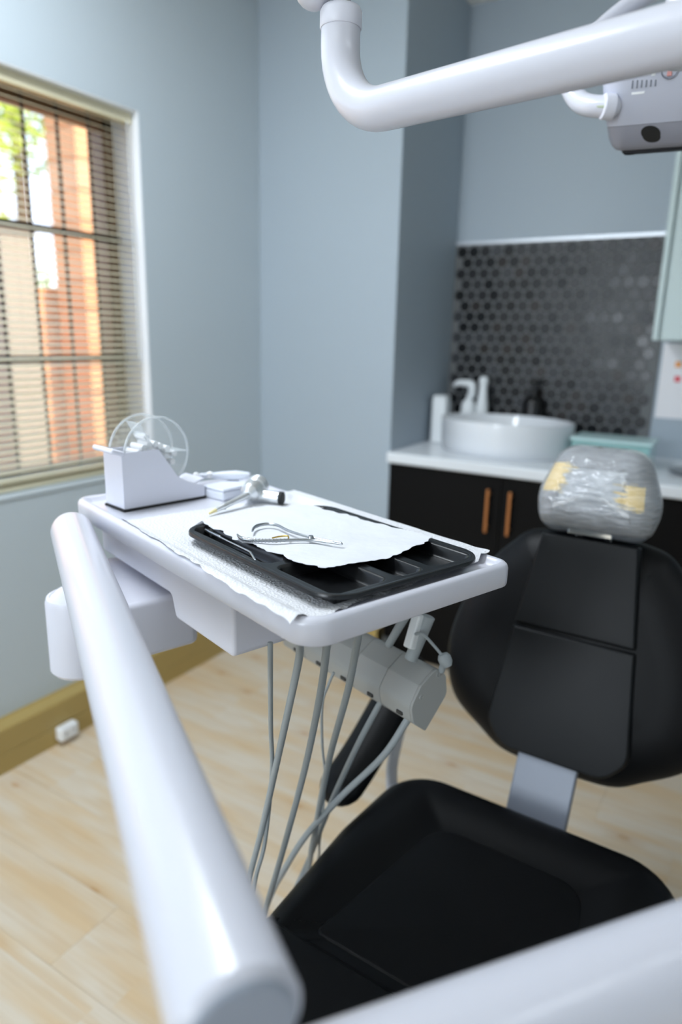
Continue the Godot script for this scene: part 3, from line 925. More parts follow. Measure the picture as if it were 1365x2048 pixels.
func chair() -> void:
	var ps := deg_to_rad(2.0)
	var cx := Transform3D(Basis(Vector3.UP, -ps), Vector3(-0.26, 0, -1.12))
	var ch := thing("dental_chair", "black padded dental treatment chair with film-wrapped headrest", "chair", cx)
	var flat := func(_x, _z): return 0.0
	# seat: border cushion with a sunk middle, and the middle panel
	var sp := round_poly([Vector2(-0.272, -0.035), Vector2(0.272, -0.035), Vector2(0.285, 0.20), Vector2(0.268, 0.50), Vector2(-0.268, 0.50), Vector2(-0.285, 0.20)], [0.11, 0.11, 0.3, 0.02, 0.02, 0.3], 10)
	sp = dense(sp, 0.018)
	var panel := round_poly([Vector2(-0.135, 0.098), Vector2(0.135, 0.098), Vector2(0.188, 0.425), Vector2(-0.188, 0.425)], [0.06, 0.06, 0.015, 0.015], 8)
	var sink := func(x, z):
		var hw: float = lerpf(0.135, 0.188, clampf((z - 0.098) / 0.327, 0.0, 1.0))
		var d: float = minf(minf(hw - absf(x), z - 0.098), 0.425 - z)
		return -0.017 * smoothstep(-0.065, 0.022, d)
	lpart(ch, "seat", G.new().cushion(sp, 0.395, 0.497, 0.05, 0.004, 34, sink), M.leather_black)
	lpart(ch, "seat_panel", G.new().cushion(dense(panel, 0.02), 0.462, 0.4855, 0.009, 0.005, 8, flat), M.leather_black)
	# leg rest
	var lp := dense(round_poly([Vector2(-0.268, 0.4415), Vector2(0.268, 0.4415), Vector2(0.21, 1.20), Vector2(-0.21, 1.20)], [0.02, 0.02, 0.12, 0.12], 8), 0.03)
	lpart(ch, "leg_rest", G.new().cushion(lp, 0.395, 0.4985, 0.014, 0.004, 14, flat), M.leather_black)
	# backrest
	var th := deg_to_rad(15.0)
	var upv := Vector3(0, cos(th), -sin(th))
	var fwd := Vector3(0, sin(th), cos(th))
	var bt := Transform3D(Basis(Vector3.RIGHT, fwd, -upv), Vector3(0, 0.50, -0.10))
	var half := [Vector2(0.0, 0.018), Vector2(0.105, 0.022), Vector2(0.165, 0.052), Vector2(0.240, 0.108), Vector2(0.270, 0.2), Vector2(0.258, 0.3), Vector2(0.215, 0.40), Vector2(0.168, 0.462), Vector2(0.12, 0.497), Vector2(0.0, 0.51)]
	var ol := []
	for q in half: ol.append(Vector2(q.x, -q.y))
	for i in range(half.size() - 2, 0, -1): ol.append(Vector2(-half[i].x, -half[i].y))
	var bow := func(x, _z): return -0.9 * maxf(absf(x) - 0.10, 0.0) * maxf(absf(x) - 0.10, 0.0) * 2.2
	lpart(ch, "backrest", G.new().cushion(curve_poly(ol, 7), -0.11, -0.014, 0.10, 0.008, 26, flat, bt), M.leather_black)
	var p1 := round_poly([Vector2(-0.094, -0.496), Vector2(0.094, -0.496), Vector2(0.119, -0.3005), Vector2(-0.119, -0.3005)], 0.007, 4)
	var p2 := round_poly([Vector2(-0.1195, -0.2985), Vector2(0.1195, -0.2985), Vector2(0.142, -0.09), Vector2(0.10, -0.045), Vector2(-0.10, -0.045), Vector2(-0.142, -0.09)], [0.007, 0.007, 0.05, 0.05, 0.05, 0.05], 5)
	lpart(ch, "back_panel", G.new().cushion(dense(p1, 0.02), -0.028, -0.001, 0.007, 0.002, 8, flat, bt), M.leather_panel)
	lpart(ch, "back_panel", G.new().cushion(dense(p2, 0.02), -0.028, -0.001, 0.007, 0.002, 8, flat, bt), M.leather_panel)
	lpart(ch, "back_shell", G.new().prism(curve_poly(ol, 7), -0.13, -0.098, 0.012, bt.translated_local(Vector3(0, 0, -0.012)).scaled_local(Vector3(0.95, 1, 0.95))), M.chair_base)
	# headrest
	var hp := [Vector2(-0.080, -0.676), Vector2(0.080, -0.676), Vector2(0.118, -0.57), Vector2(0.102, -0.50), Vector2(-0.102, -0.50), Vector2(-0.118, -0.57)]
	var hpoly := dense(round_poly(hp, [0.05, 0.05, 0.09, 0.04, 0.04, 0.09], 7), 0.012)
	var dish := func(x, z): return -0.006 * cos(clampf(x / 0.09, -1, 1) * PI / 2) * cos(clampf((z + 0.58) / 0.07, -1, 1) * PI / 2)
	var core := G.new().cushion(hpoly, -0.075, 0.03, 0.05, 0.010, 14, dish)
	for i in core.v.size(): core.uv[i] = Vector2(core.v[i].x / 0.24 + 0.5, (core.v[i].z + 0.70) / 0.22)
	var ht := bt.translated_local(Vector3(0, 0.0, 0))
	var hr := lpart(ch, "headrest", core.moved(ht), headrest_cover(), "grey headrest pad with yellow patches")
	var wr := RandomNumberGenerator.new(); wr.seed = 12
	var nz := FastNoiseLite.new(); nz.seed = 4; nz.frequency = 14.0; nz.fractal_octaves = 3
	var film := G.new().cushion(hpoly, -0.080, 0.036, 0.052, 0.010, 30, func(x, z): return dish.call(x, z) + 0.0025 * nz.get_noise_2d(x * 0.6, z * 2.2))
	lpart(hr, "film_wrap", film.moved(ht.scaled_local(Vector3(1.02, 1, 1.004))), M.cling_film, "wrinkled clear plastic film wrapped round the pad")
	var hpst := G.new()
	for sx in [-0.028, 0.028]: hpst.tube([bt * Vector3(sx, -0.05, -0.44), bt * Vector3(sx, -0.03, -0.56)], 0.008, 12)
	hpst.add(G.new().box(bt * Vector3(0.0, -0.006, -0.508), Vector3(0.085, 0.016, 0.02), 0.004))
	lpart(ch, "headrest_bracket", hpst, M.chrome)
	# link between seat and back
	var lk := G.new()
	var a := Vector3(-0.006, 0.33, -0.035); var b := Vector3(-0.006, 0.64, -0.175)
	var dir := (b - a).normalized()
	lk.box((a + b) / 2, Vector3(0.118, a.distance_to(b), 0.02), 0.004, Basis(Vector3.RIGHT, dir, Vector3.RIGHT.cross(dir)))
	lpart(ch, "back_support", lk, M.chair_grey, "flat grey metal support plate")
	# arm rests
	for s in [-1.0, 1.0]:
		var pth := [Vector3(s * 0.325, 0.505, 0.13), Vector3(s * 0.325, 0.53, 0.06), Vector3(s * 0.33, 0.575, -0.04), Vector3(s * 0.335, 0.63, -0.14)]
		var ar := lpart(ch, "armrest", G.new().tube(smooth_path(pth, 6), 0.045, 18, 2, 0.62), M.leather_black)
		var sup := G.new()
		sup.tube(smooth_path([Vector3(s * 0.30, 0.40, -0.03), Vector3(s * 0.31, 0.46, -0.045), Vector3(s * 0.305, 0.55, -0.07)]), [0.02, 0.02, 0.02, 0.02, 0.02, 0.02, 0.02, 0.02, 0.02, 0.02, 0.02, 0.02, 0.02, 0.02, 0.02, 0.02, 0.02], 12, 1, 0.5)
		sup.tube([Vector3(s * 0.15, 0.385, -0.02), Vector3(s * 0.302, 0.41, -0.03)], 0.018, 12)
		lpart(ar, "armrest_support", sup, M.chair_base)
	# base: seat frame, column and foot plate
	lpart(ch, "seat_frame", G.new().prism(round_poly(rect(-0.19, 0.0, 0.19, 0.75), 0.05), 0.34, 0.396, 0.01), M.chair_base)
	lpart(ch, "column", G.new().prism(round_poly(rect(-0.13, 0.16, 0.13, 0.52), 0.06), 0.045, 0.342, 0.015), M.chair_base)
	lpart(ch, "foot_plate", G.new().prism(round_poly(rect(-0.19, 0.0, 0.19, 0.95), 0.09), 0.0, 0.05, 0.012), M.chair_base)

func headrest_cover() -> StandardMaterial3D:
	var W := 256
	var img := Image.create(W, W, false, Image.FORMAT_RGB8)
	var nz := FastNoiseLite.new(); nz.seed = 2; nz.frequency = 0.03; nz.fractal_octaves = 4
	for y in W:
		for x in W:
			var fx := x / float(W); var fy := y / float(W)
			var n1 := nz.get_noise_2d(x * 0.5, y * 2.2)
			var c := Color8(96, 102, 110).lerp(Color8(132, 138, 146), clampf(0.5 + n1, 0, 1))
			var jag := 0.03 * nz.get_noise_2d(x * 0.4 + 50, y * 4.0)
			var mid := absf(fx - 0.47 + jag) < 0.24 and absf(fy - 0.50) < 0.17
			if mid: c = Color8(160, 167, 175).lerp(Color8(186, 192, 199), clampf(0.5 + n1, 0, 1))
			var left := fx > 0.10 + (fy - 0.3) * -0.12 and fx < 0.30 + jag * 4.0 - (fy - 0.3) * 0.25 and fy > 0.30 + jag * 2.0 and fy < 0.56 + jag
			var right := fx > 0.70 + jag * 5.0 and fx < 0.87 + (fy - 0.5) * 0.1 and fy > 0.42 + jag * 3.0 + (0.85 - fx) * 0.2 and fy < 0.63 + jag * 2.0
			if left or right: c = Color8(222, 190, 104).lerp(Color8(232, 206, 140), clampf(0.5 + n1 * 1.5, 0, 1))
			img.set_pixel(x, y, c)
	var m := mat("headrest_cover", Color(1, 1, 1), 0.45)
	m.albedo_texture = ImageTexture.create_from_image(img)
	return m

func tbx(u: float, v: float, y: float, turn := 0.0) -> Transform3D:
	return Transform3D(Basis(e1, Vector3.UP, -e2) * Basis(Vector3.UP, turn), tb(u, v, y))

const TL := 0.652
const TW := 0.327
const TFL := 1.071   # floor of the table top

func delivery_unit() -> void:
	var un := thing("delivery_unit", "white swing-arm instrument table with hanging grey hoses", "dental unit", at(Vector3(0.40, 0, -0.92)))
	var xf := tbx(0, 0, 0)
	var outline := round_poly(rect(0, -TW, TL, 0), [0.03, 0.0225, 0.034, 0.03], 8)
	part(un, "table_top", G.new().loft(outline, [[0.006, 1.049], [0.001, 1.0505], [0.0, 1.053], [0.0, 1.0725], [0.0015, 1.0765], [0.0045, 1.0792], [0.008, 1.080], [0.0115, 1.0788], [0.0145, 1.0755], [0.017, 1.0722], [0.020, TFL]], xf), M.white_enamel)
	# housings below the table
	var hs_poly := round_poly([Vector2(0.05, 1.0495), Vector2(0.05, 0.995), Vector2(0.300, 0.995), Vector2(0.312, 0.963), Vector2(0.468, 0.963), Vector2(0.468, 1.0495)], [0.007, 0.009, 0.009, 0.009, 0.009, 0.007], 4)
	part(un, "control_box", G.new().prism(hs_poly, 0.027, 0.285, 0.005, Transform3D(Basis(e1, e2, Vector3.UP), TB_O)), M.white_plastic)
	part(un, "bracket", G.new().prism(round_poly(rect(0.06, -0.08, 0.283, 0.042), [0.02, 0.014, 0.014, 0.02]), 0.90, 0.985, 0.009, xf), M.white_plastic)
	var pv := G.new().lathe([Vector2(0, 0.815), Vector2(0.042, 0.815), Vector2(0.048, 0.822), Vector2(0.0475, 0.935), Vector2(0.045, 0.943), Vector2(0.041, 0.944), Vector2(0.0405, 0.942), Vector2(0.038, 0.9425), Vector2(0.030, 0.9515), Vector2(0.015, 0.955), Vector2(0, 0.955)], 48, tbx(0.091, -0.034, 0))
	part(un, "pivot_housing", pv, M.white_plastic)
	part(un, "pivot_pin", G.new().tube([tb(0.091, -0.034, 0.94), tb(0.091, -0.034, 1.03)], 0.02, 24), M.chrome)
	# swing arms
	var A := tb(0.091, -0.0335, 1.046)
	var N := px(480, 2062, 0.312)
	N.y = 1.046
	var dr := (N - A).normalized()
	var ra := 0.031
	var pts := [A - dr * 0.018, A - dr * 0.016, A - dr * 0.010, A]
	var rd := [ra - 0.012, ra - 0.006, ra - 0.0015, ra]
	pts.append(A.lerp(N, 0.5)); rd.append(ra)
	pts.append(N - dr * 0.002); rd.append(ra)
	pts.append(N - dr * 0.0005); rd.append(ra - 0.0006)
	pts.append(N); rd.append(ra - 0.002)
	part(un, "upper_arm", G.new().tube(pts, rd, 64, 1), M.white_enamel)
	part(un, "arm_end_cap", G.new().tube([N + dr * 0.0, N + dr * 0.002], ra - 0.0035, 48, 1), M.cap_shaded, "end cap with its shade painted in grey")
	var E0 := Vector3(0.019, 0.977, -0.424)
	var ad := Vector3(0.613, 0, -0.79).normalized()
	var el := N - dr * 0.03
	var B0 := E0 - ad * 0.30
	B0 = E0 - ad * ((E0 - Vector3(el.x, 0.977, el.z)).dot(ad) + 0.015)
	var B1 := Vector3(0.40, 0.977, -0.915)
	part(un, "lower_arm", G.new().tube([B0, B0.lerp(B1, 0.5), B1], 0.031, 64, 1), M.white_enamel)
	part(un, "elbow_pin", G.new().tube([Vector3(el.x, 0.985, el.z), Vector3(el.x, 1.03, el.z)], 0.018, 20), M.chrome)
	part(un, "post", G.new().lathe([Vector2(0, 0), Vector2(0.14, 0), Vector2(0.14, 0.02), Vector2(0.05, 0.035), Vector2(0.042, 0.05), Vector2(0.042, 1.02), Vector2(0.035, 1.03), Vector2(0, 1.03)], 40, at(Vector3(0.40, 0, -0.92))), M.white_plastic)
	# instrument holder: five sockets in a row, end plate, screws
	var hold := Node3D.new(); hold.name = "instrument_holder"; un.add_child(hold)
	hold.position = tb(0.377, 0.31, 0.84) - un.position
	var sec := round_poly([Vector2(0.290, 0.869), Vector2(0.323, 0.889), Vector2(0.343, 0.870), Vector2(0.348, 0.838), Vector2(0.305, 0.792), Vector2(0.279, 0.814), Vector2(0.272, 0.842)], [0.004, 0.014, 0.014, 0.016, 0.003, 0.012, 0.02], 5)
	var hx := Transform3D(Basis(e2, e1, Vector3.UP), TB_O)
	for i in 5:
		var u1 := 0.533 - i * 0.064
		part(hold, "socket_block", G.new().prism(sec, u1 - 0.0634, u1, 0.0014, hx, 2), M.holder_grey)
		part(hold, "slot", G.new().box(tb(u1 - 0.022, 0.2775, 0.821), Vector3(0.012, 0.006, 0.006), 0.001, Basis(e1, Vector3.UP, -e2)), M.holder_dark)
	part(hold, "end_plate", G.new().prism(sec, 0.533, 0.5375, 0.0012, hx, 2), M.holder_grey)
	for q in [[0.325, 0.877], [0.292, 0.852]]:
		part(hold, "screw", G.new().lathe([Vector2(0, 0), Vector2(0.0042, 0), Vector2(0.0042, 0.001), Vector2(0.0032, 0.0016), Vector2(0.003, 0.0006), Vector2(0, 0.0006)], 16, Transform3D(Basis(Vector3.UP, e1, e2), tb(0.537, q[0], q[1]))), M.holder_grey)
	part(hold, "holder_stem", G.new().box(tb(0.26, 0.30, 0.95), Vector3(0.05, 0.20, 0.02), 0.004, Basis(e1, Vector3.UP, -e2)), M.holder_grey)
	# hoses
	var hs := [
		[0.0031, [[541, 1285, 1.02], [541, 1330, 0.99], [542, 1456, 0.86], [544, 1550, 0.76], [530, 1685, 0.62], [514, 1746, 0.56], [498, 1815, 0.49], [470, 1900, 0.38]]],
		[0.0046, [[600, 1285, 1.02], [598, 1320, 0.99], [581, 1402, 0.92], [547, 1557, 0.76], [520, 1675, 0.63], [487, 1793, 0.50], [450, 1900, 0.37]]],
		[0.0048, [[654, 1285, 1.0], [652, 1310, 0.98], [642, 1382, 0.91], [615, 1517, 0.77], [581, 1648, 0.62], [547, 1766, 0.48], [510, 1880, 0.34]]],
		[0.0050, [[718, 1265, 0.99], [714, 1290, 0.97], [696, 1382, 0.88], [662, 1506, 0.74], [640, 1610, 0.60], [625, 1690, 0.47], [600, 1780, 0.33]]],
		[0.0022, [[668, 1345, 0.86], [658, 1368, 0.84], [645, 1409, 0.80], [645, 1490, 0.71], [650, 1560, 0.62], [640, 1680, 0.46], [620, 1760, 0.34]]],
		[0.0048, [[772, 1385, 0.83], [763, 1402, 0.815], [716, 1490, 0.73], [669, 1591, 0.60], [642, 1658, 0.50], [600, 1760, 0.35]]],
		[0.0054, [[824, 1428, 0.81], [814, 1442, 0.80], [766, 1513, 0.73], [682, 1594, 0.62], [615, 1668, 0.52], [571, 1736, 0.43], [530, 1820, 0.31]]],
	]
	for h in hs:
		var pp := []
		for q in h[1]: pp.append(px_h(q[0], q[1], q[2]))
		# run on to the connection box at the foot of the chair
		pp.append(Vector3(-0.62, 0.12, -0.62) + (pp[-1] - Vector3(-0.62, 0.12, -0.72)) * 0.25)
		part(un, "hose", G.new().tube(smooth_path(pp, 7), h[0], 12), M.hose_grey)
	# syringe hanging in the holder
	var sy := thing("air_water_syringe", "white and grey air-water syringe standing in the instrument holder", "syringe", at(px(830, 1306, 1.02)))
	var s0 := px(822, 1318, 1.01); var s1 := px(858, 1234, 1.0)
	part(sy, "body", G.new().tube([s0, s0.lerp(s1, 0.5), s1], 0.0095, 18, 1), M.hose_grey)
	part(sy, "button_block", G.new().box(px(829, 1262, 1.0), Vector3(0.016, 0.052, 0.014), 0.003, Basis(e1, (s1 - s0).normalized(), e1.cross((s1 - s0).normalized()).normalized()).orthonormalized()), M.bottle_white)
	part(sy, "lever", G.new().tube(smooth_path([px(832, 1268, 0.985), px(846, 1268, 0.985), px(862, 1284, 0.985), px(886, 1312, 0.99)]), 0.0022, 10, 2), M.hose_grey)
	part(sy, "knob", G.new().lathe([Vector2(0, -0.011), Vector2(0.006, -0.010), Vector2(0.0095, -0.004), Vector2(0.0098, 0.004), Vector2(0.007, 0.009), Vector2(0, 0.011)], 20, Transform3D(Basis(Vector3(0, 0, 1), 0.5), px(891, 1320, 0.99))), M.hose_grey)
	part(sy, "knob_stem", G.new().tube([px(891, 1320, 0.99), px(883, 1342, 1.0)], 0.005, 12), M.hose_grey)
	var hp := thing("handpiece", "slim grey handpiece standing in the holder beside the syringe", "handpiece", at(px(783, 1284, 1.03)))
	part(hp, "body", G.new().tube([px(779, 1288, 1.03), px(812, 1232, 1.0), px(828, 1205, 0.99)], [0.006, 0.0065, 0.005], 16, 2), M.hose_grey)

func lamp() -> void:
	var lp := thing("operating_lamp", "white overhead operating lamp on a jointed tube arm", "lamp", at(Vector3(0.75, 0, -0.47)))
	var stub := px(681, 112, 0.88)
	var R := px(1365, 67, 0.575)
	var K := Vector3(stub.x, px(720, 215, 0.85).y, stub.z)
	var ad := (R - K).normalized()
	var r := 0.025
	# fillet between the upright stub and the arm
	var up := Vector3.UP
	var ang := acos(clampf(up.dot(ad), -1, 1))
	var fr := 0.088
	var tl := fr / tan(ang / 2)
	var pts := []
	var top_y := px(681, 58, 0.88).y
	pts.append(Vector3(K.x, top_y, K.z))
	var P0 := K + up * tl; var P1 := K + ad * tl
	var C := K + (up + ad).normalized() * (fr / sin(ang / 2))
	pts.append(P0 + up * 0.004)
	for i in 13:
		var t := i / 12.0
		pts.append(C + (P0 - C).slerp(P1 - C, t))
	var Q := K + ad * 1.25
	pts.append(P1 + ad * 0.01)
	pts.append(R); pts.append(Q)
	part(lp, "tube_arm", G.new().tube(pts, r, 64, 1), M.white_enamel)
	var ct := px(681, 25, 0.88).y
	part(lp, "collar", G.new().lathe([Vector2(0, top_y - 0.004), Vector2(0.0258, top_y - 0.004), Vector2(0.0268, top_y - 0.0025), Vector2(0.0268, ct - 0.006), Vector2(0.0245, ct - 0.0015), Vector2(0.021, ct), Vector2(0, ct)], 48, at(Vector3(K.x, 0, K.z))), M.white_plastic)
	part(lp, "chrome_post", G.new().tube([Vector3(K.x, ct - 0.01, K.z), Vector3(K.x, ct + 0.082, K.z)], 0.0122, 32), M.chrome)
	# second arm above
	var l0 := px(628, -25, 0.86)
	var mid := Vector3(K.x, ct + 0.072, K.z)
	var h2 := px(1345, 150, 1.16)
	var drop := Vector3(h2.x, mid.y + 0.22, h2.z)
	part(lp, "spring_arm", G.new().tube(smooth_path([l0, mid, mid.lerp(drop, 0.5) + Vector3(0, 0.03, 0), drop], 8), 0.025, 28, 2), M.white_enamel)
	part(lp, "drop_tube", G.new().tube([drop, Vector3(drop.x, 1.92, drop.z)], 0.016, 20, 2), M.white_enamel)
	part(lp, "arm_knuckle", G.new().lathe([Vector2(0, 0.04), Vector2(0.016, 0.038), Vector2(0.028, 0.028), Vector2(0.032, 0.01), Vector2(0.032, -0.03), Vector2(0, -0.03)], 28, at(px(1392, 48, 0.66))), M.white_enamel)
	part(lp, "post", G.new().lathe([Vector2(0, 0), Vector2(0.2, 0), Vector2(0.2, 0.02), Vector2(0.05, 0.04), Vector2(0.04, 0.06), Vector2(0.04, Q.y + 0.05), Vector2(0, Q.y + 0.055)], 32, at(Vector3(Q.x, 0, Q.z))), M.white_plastic)
	# head, tipped towards the chair
	var cen := px(1352, 215, 1.13)
	var yaw := atan2(-cen.x, -cen.z)
	var hx := Transform3D(Basis(Vector3.UP, yaw) * Basis(Vector3.RIGHT, deg_to_rad(17.0)), cen)
	var hy: Vector3 = hx.basis.y
	var plan := round_poly(rect(-0.105, -0.085, 0.105, 0.075), [0.05, 0.05, 0.035, 0.035], 10)
	var yb := -0.063
	var ym := -0.0175
	var head := part(lp, "lamp_head", G.new().loft(plan, [[0.004, ym + 0.0005], [0.0035, ym + 0.002], [-0.004, ym + 0.03], [-0.009, ym + 0.07], [-0.008, ym + 0.10], [0.0, ym + 0.122], [0.014, ym + 0.136], [0.035, ym + 0.142]], hx), M.lamp_shell)
	part(head, "lower_band", G.new().loft(plan, [[0.05, yb + 0.007], [0.030, yb + 0.008], [0.021, yb + 0.010], [0.014, yb + 0.017], [0.008, yb + 0.028], [0.0042, ym]], hx, true, false), M.lamp_band)
	part(head, "lens_rim", G.new().loft(plan, [[0.05, yb], [0.040, yb + 0.0005], [0.033, yb + 0.003], [0.030, yb + 0.0075], [0.038, yb + 0.0078]], hx, true, false), M.lamp_dark)
	var zf := 0.0765
	var fp: Vector3 = hx * Vector3(0, 0, zf)
	var fn: Vector3 = hx.basis.z
	var fb := Basis(hx.basis.x, fn, -hy)
	var oh := px_plane(1303, 266, fp - fn * 0.0118, fn)
	part(head, "sensor_opening", G.new().lathe([Vector2(0, 0.004), Vector2(0.7, 0.0038), Vector2(1.0, 0.001), Vector2(1.0, -0.006)], 28, Transform3D(Basis(hx.basis.x, 0.27) * Basis(hx.basis.x * 0.020, fn, hy * 0.0135).rotated(fn, -0.35), oh)), M.hole_black)
	for i in 6:
		var p := px_plane(1266 + i * 9.2, 169 - i * 0.6, fp + fn * 0.0058, fn)
		part(head, "printed_mark", G.new().box(p, Vector3(0.0022, 0.0115 - i * 0.0006, 0.0016), 0.0003, hx.basis), M.print_grey)
	part(head, "printed_dash", G.new().box(px_plane(1277, 186, fp + fn * 0.0042, fn), Vector3(0.019, 0.0035, 0.0012), 0.0003, hx.basis), M.white_paint)
	var kr := px_plane(1341, 139, fp + fn * 0.0082, fn)
	part(head, "dial_ring", G.new().lathe([Vector2(0.0105, 0.0), Vector2(0.0125, 0.002), Vector2(0.0125, 0.0), Vector2(0.0125, -0.003)], 28, Transform3D(fb, kr)), M.print_grey)
	part(head, "dial", G.new().box(kr, Vector3(0.007, 0.017, 0.003), 0.001, hx.basis), M.knob_red)
	part(head, "indicator", G.new().box(px_plane(1308, 147, fp + fn * 0.0076, fn), Vector3(0.006, 0.006, 0.002), 0.001, hx.basis), M.white_paint)
	# yoke round the head with its pivot disc
	var yk := [px(1222, 213, 1.10), px(1185, 212, 1.12), px(1157, 200, 1.15), px(1140, 165, 1.17), px(1145, 120, 1.18), px(1182, 80, 1.19), px(1222, 42, 1.20), px(1272, 4, 1.20), px(1330, -28, 1.19), Vector3(drop.x, 1.925, drop.z)]
	var yoke := part(lp, "yoke", G.new().tube(smooth_path(yk, 6), 0.0165, 24, 2), M.white_enamel)
	var gl := []
	for q in smooth_path(yk, 6): gl.append(q + (cam_pos - q).normalized() * 0.0148)
	part(yoke, "groove_seal", G.new().tube(gl, 0.0035, 10, 2), M.seal_green)
	part(lp, "pivot_disc", G.new().tube([px(1208, 213, 1.10), px(1226, 214, 1.10)], 0.019, 28, 1), M.white_plastic)

func rim_y(u: float, v: float) -> float:
	# height of the table top surface under (u, v)
	var d := minf(minf(u, TL - u), minf(v, TW - v))
	if d < 0.0: return 1.0735
	if d < 0.008: return lerpf(1.0735, 1.080, sqrt(clampf(d / 0.008, 0, 1)))
	if d < 0.020: return lerpf(1.080, TFL, smoothstep(0.0, 1.0, (d - 0.008) / 0.012))
	return TFL

func sheet(f: Callable, nu: int, nv: int, thick: float) -> G:
	var g := G.new()
	var a := []
	var b := []
	for i in nv + 1:
		var r1 := PackedVector3Array(); var r2 := PackedVector3Array()
		for j in nu + 1:
			var p: Vector3 = f.call(float(j) / nu, float(i) / nv)
			r1.append(p); r2.append(p - Vector3(0, thick, 0))
		a.append(r1); b.append(r2)
	g.surf(a, false)
	g.surf(b, false, Transform3D(), true)
	return g

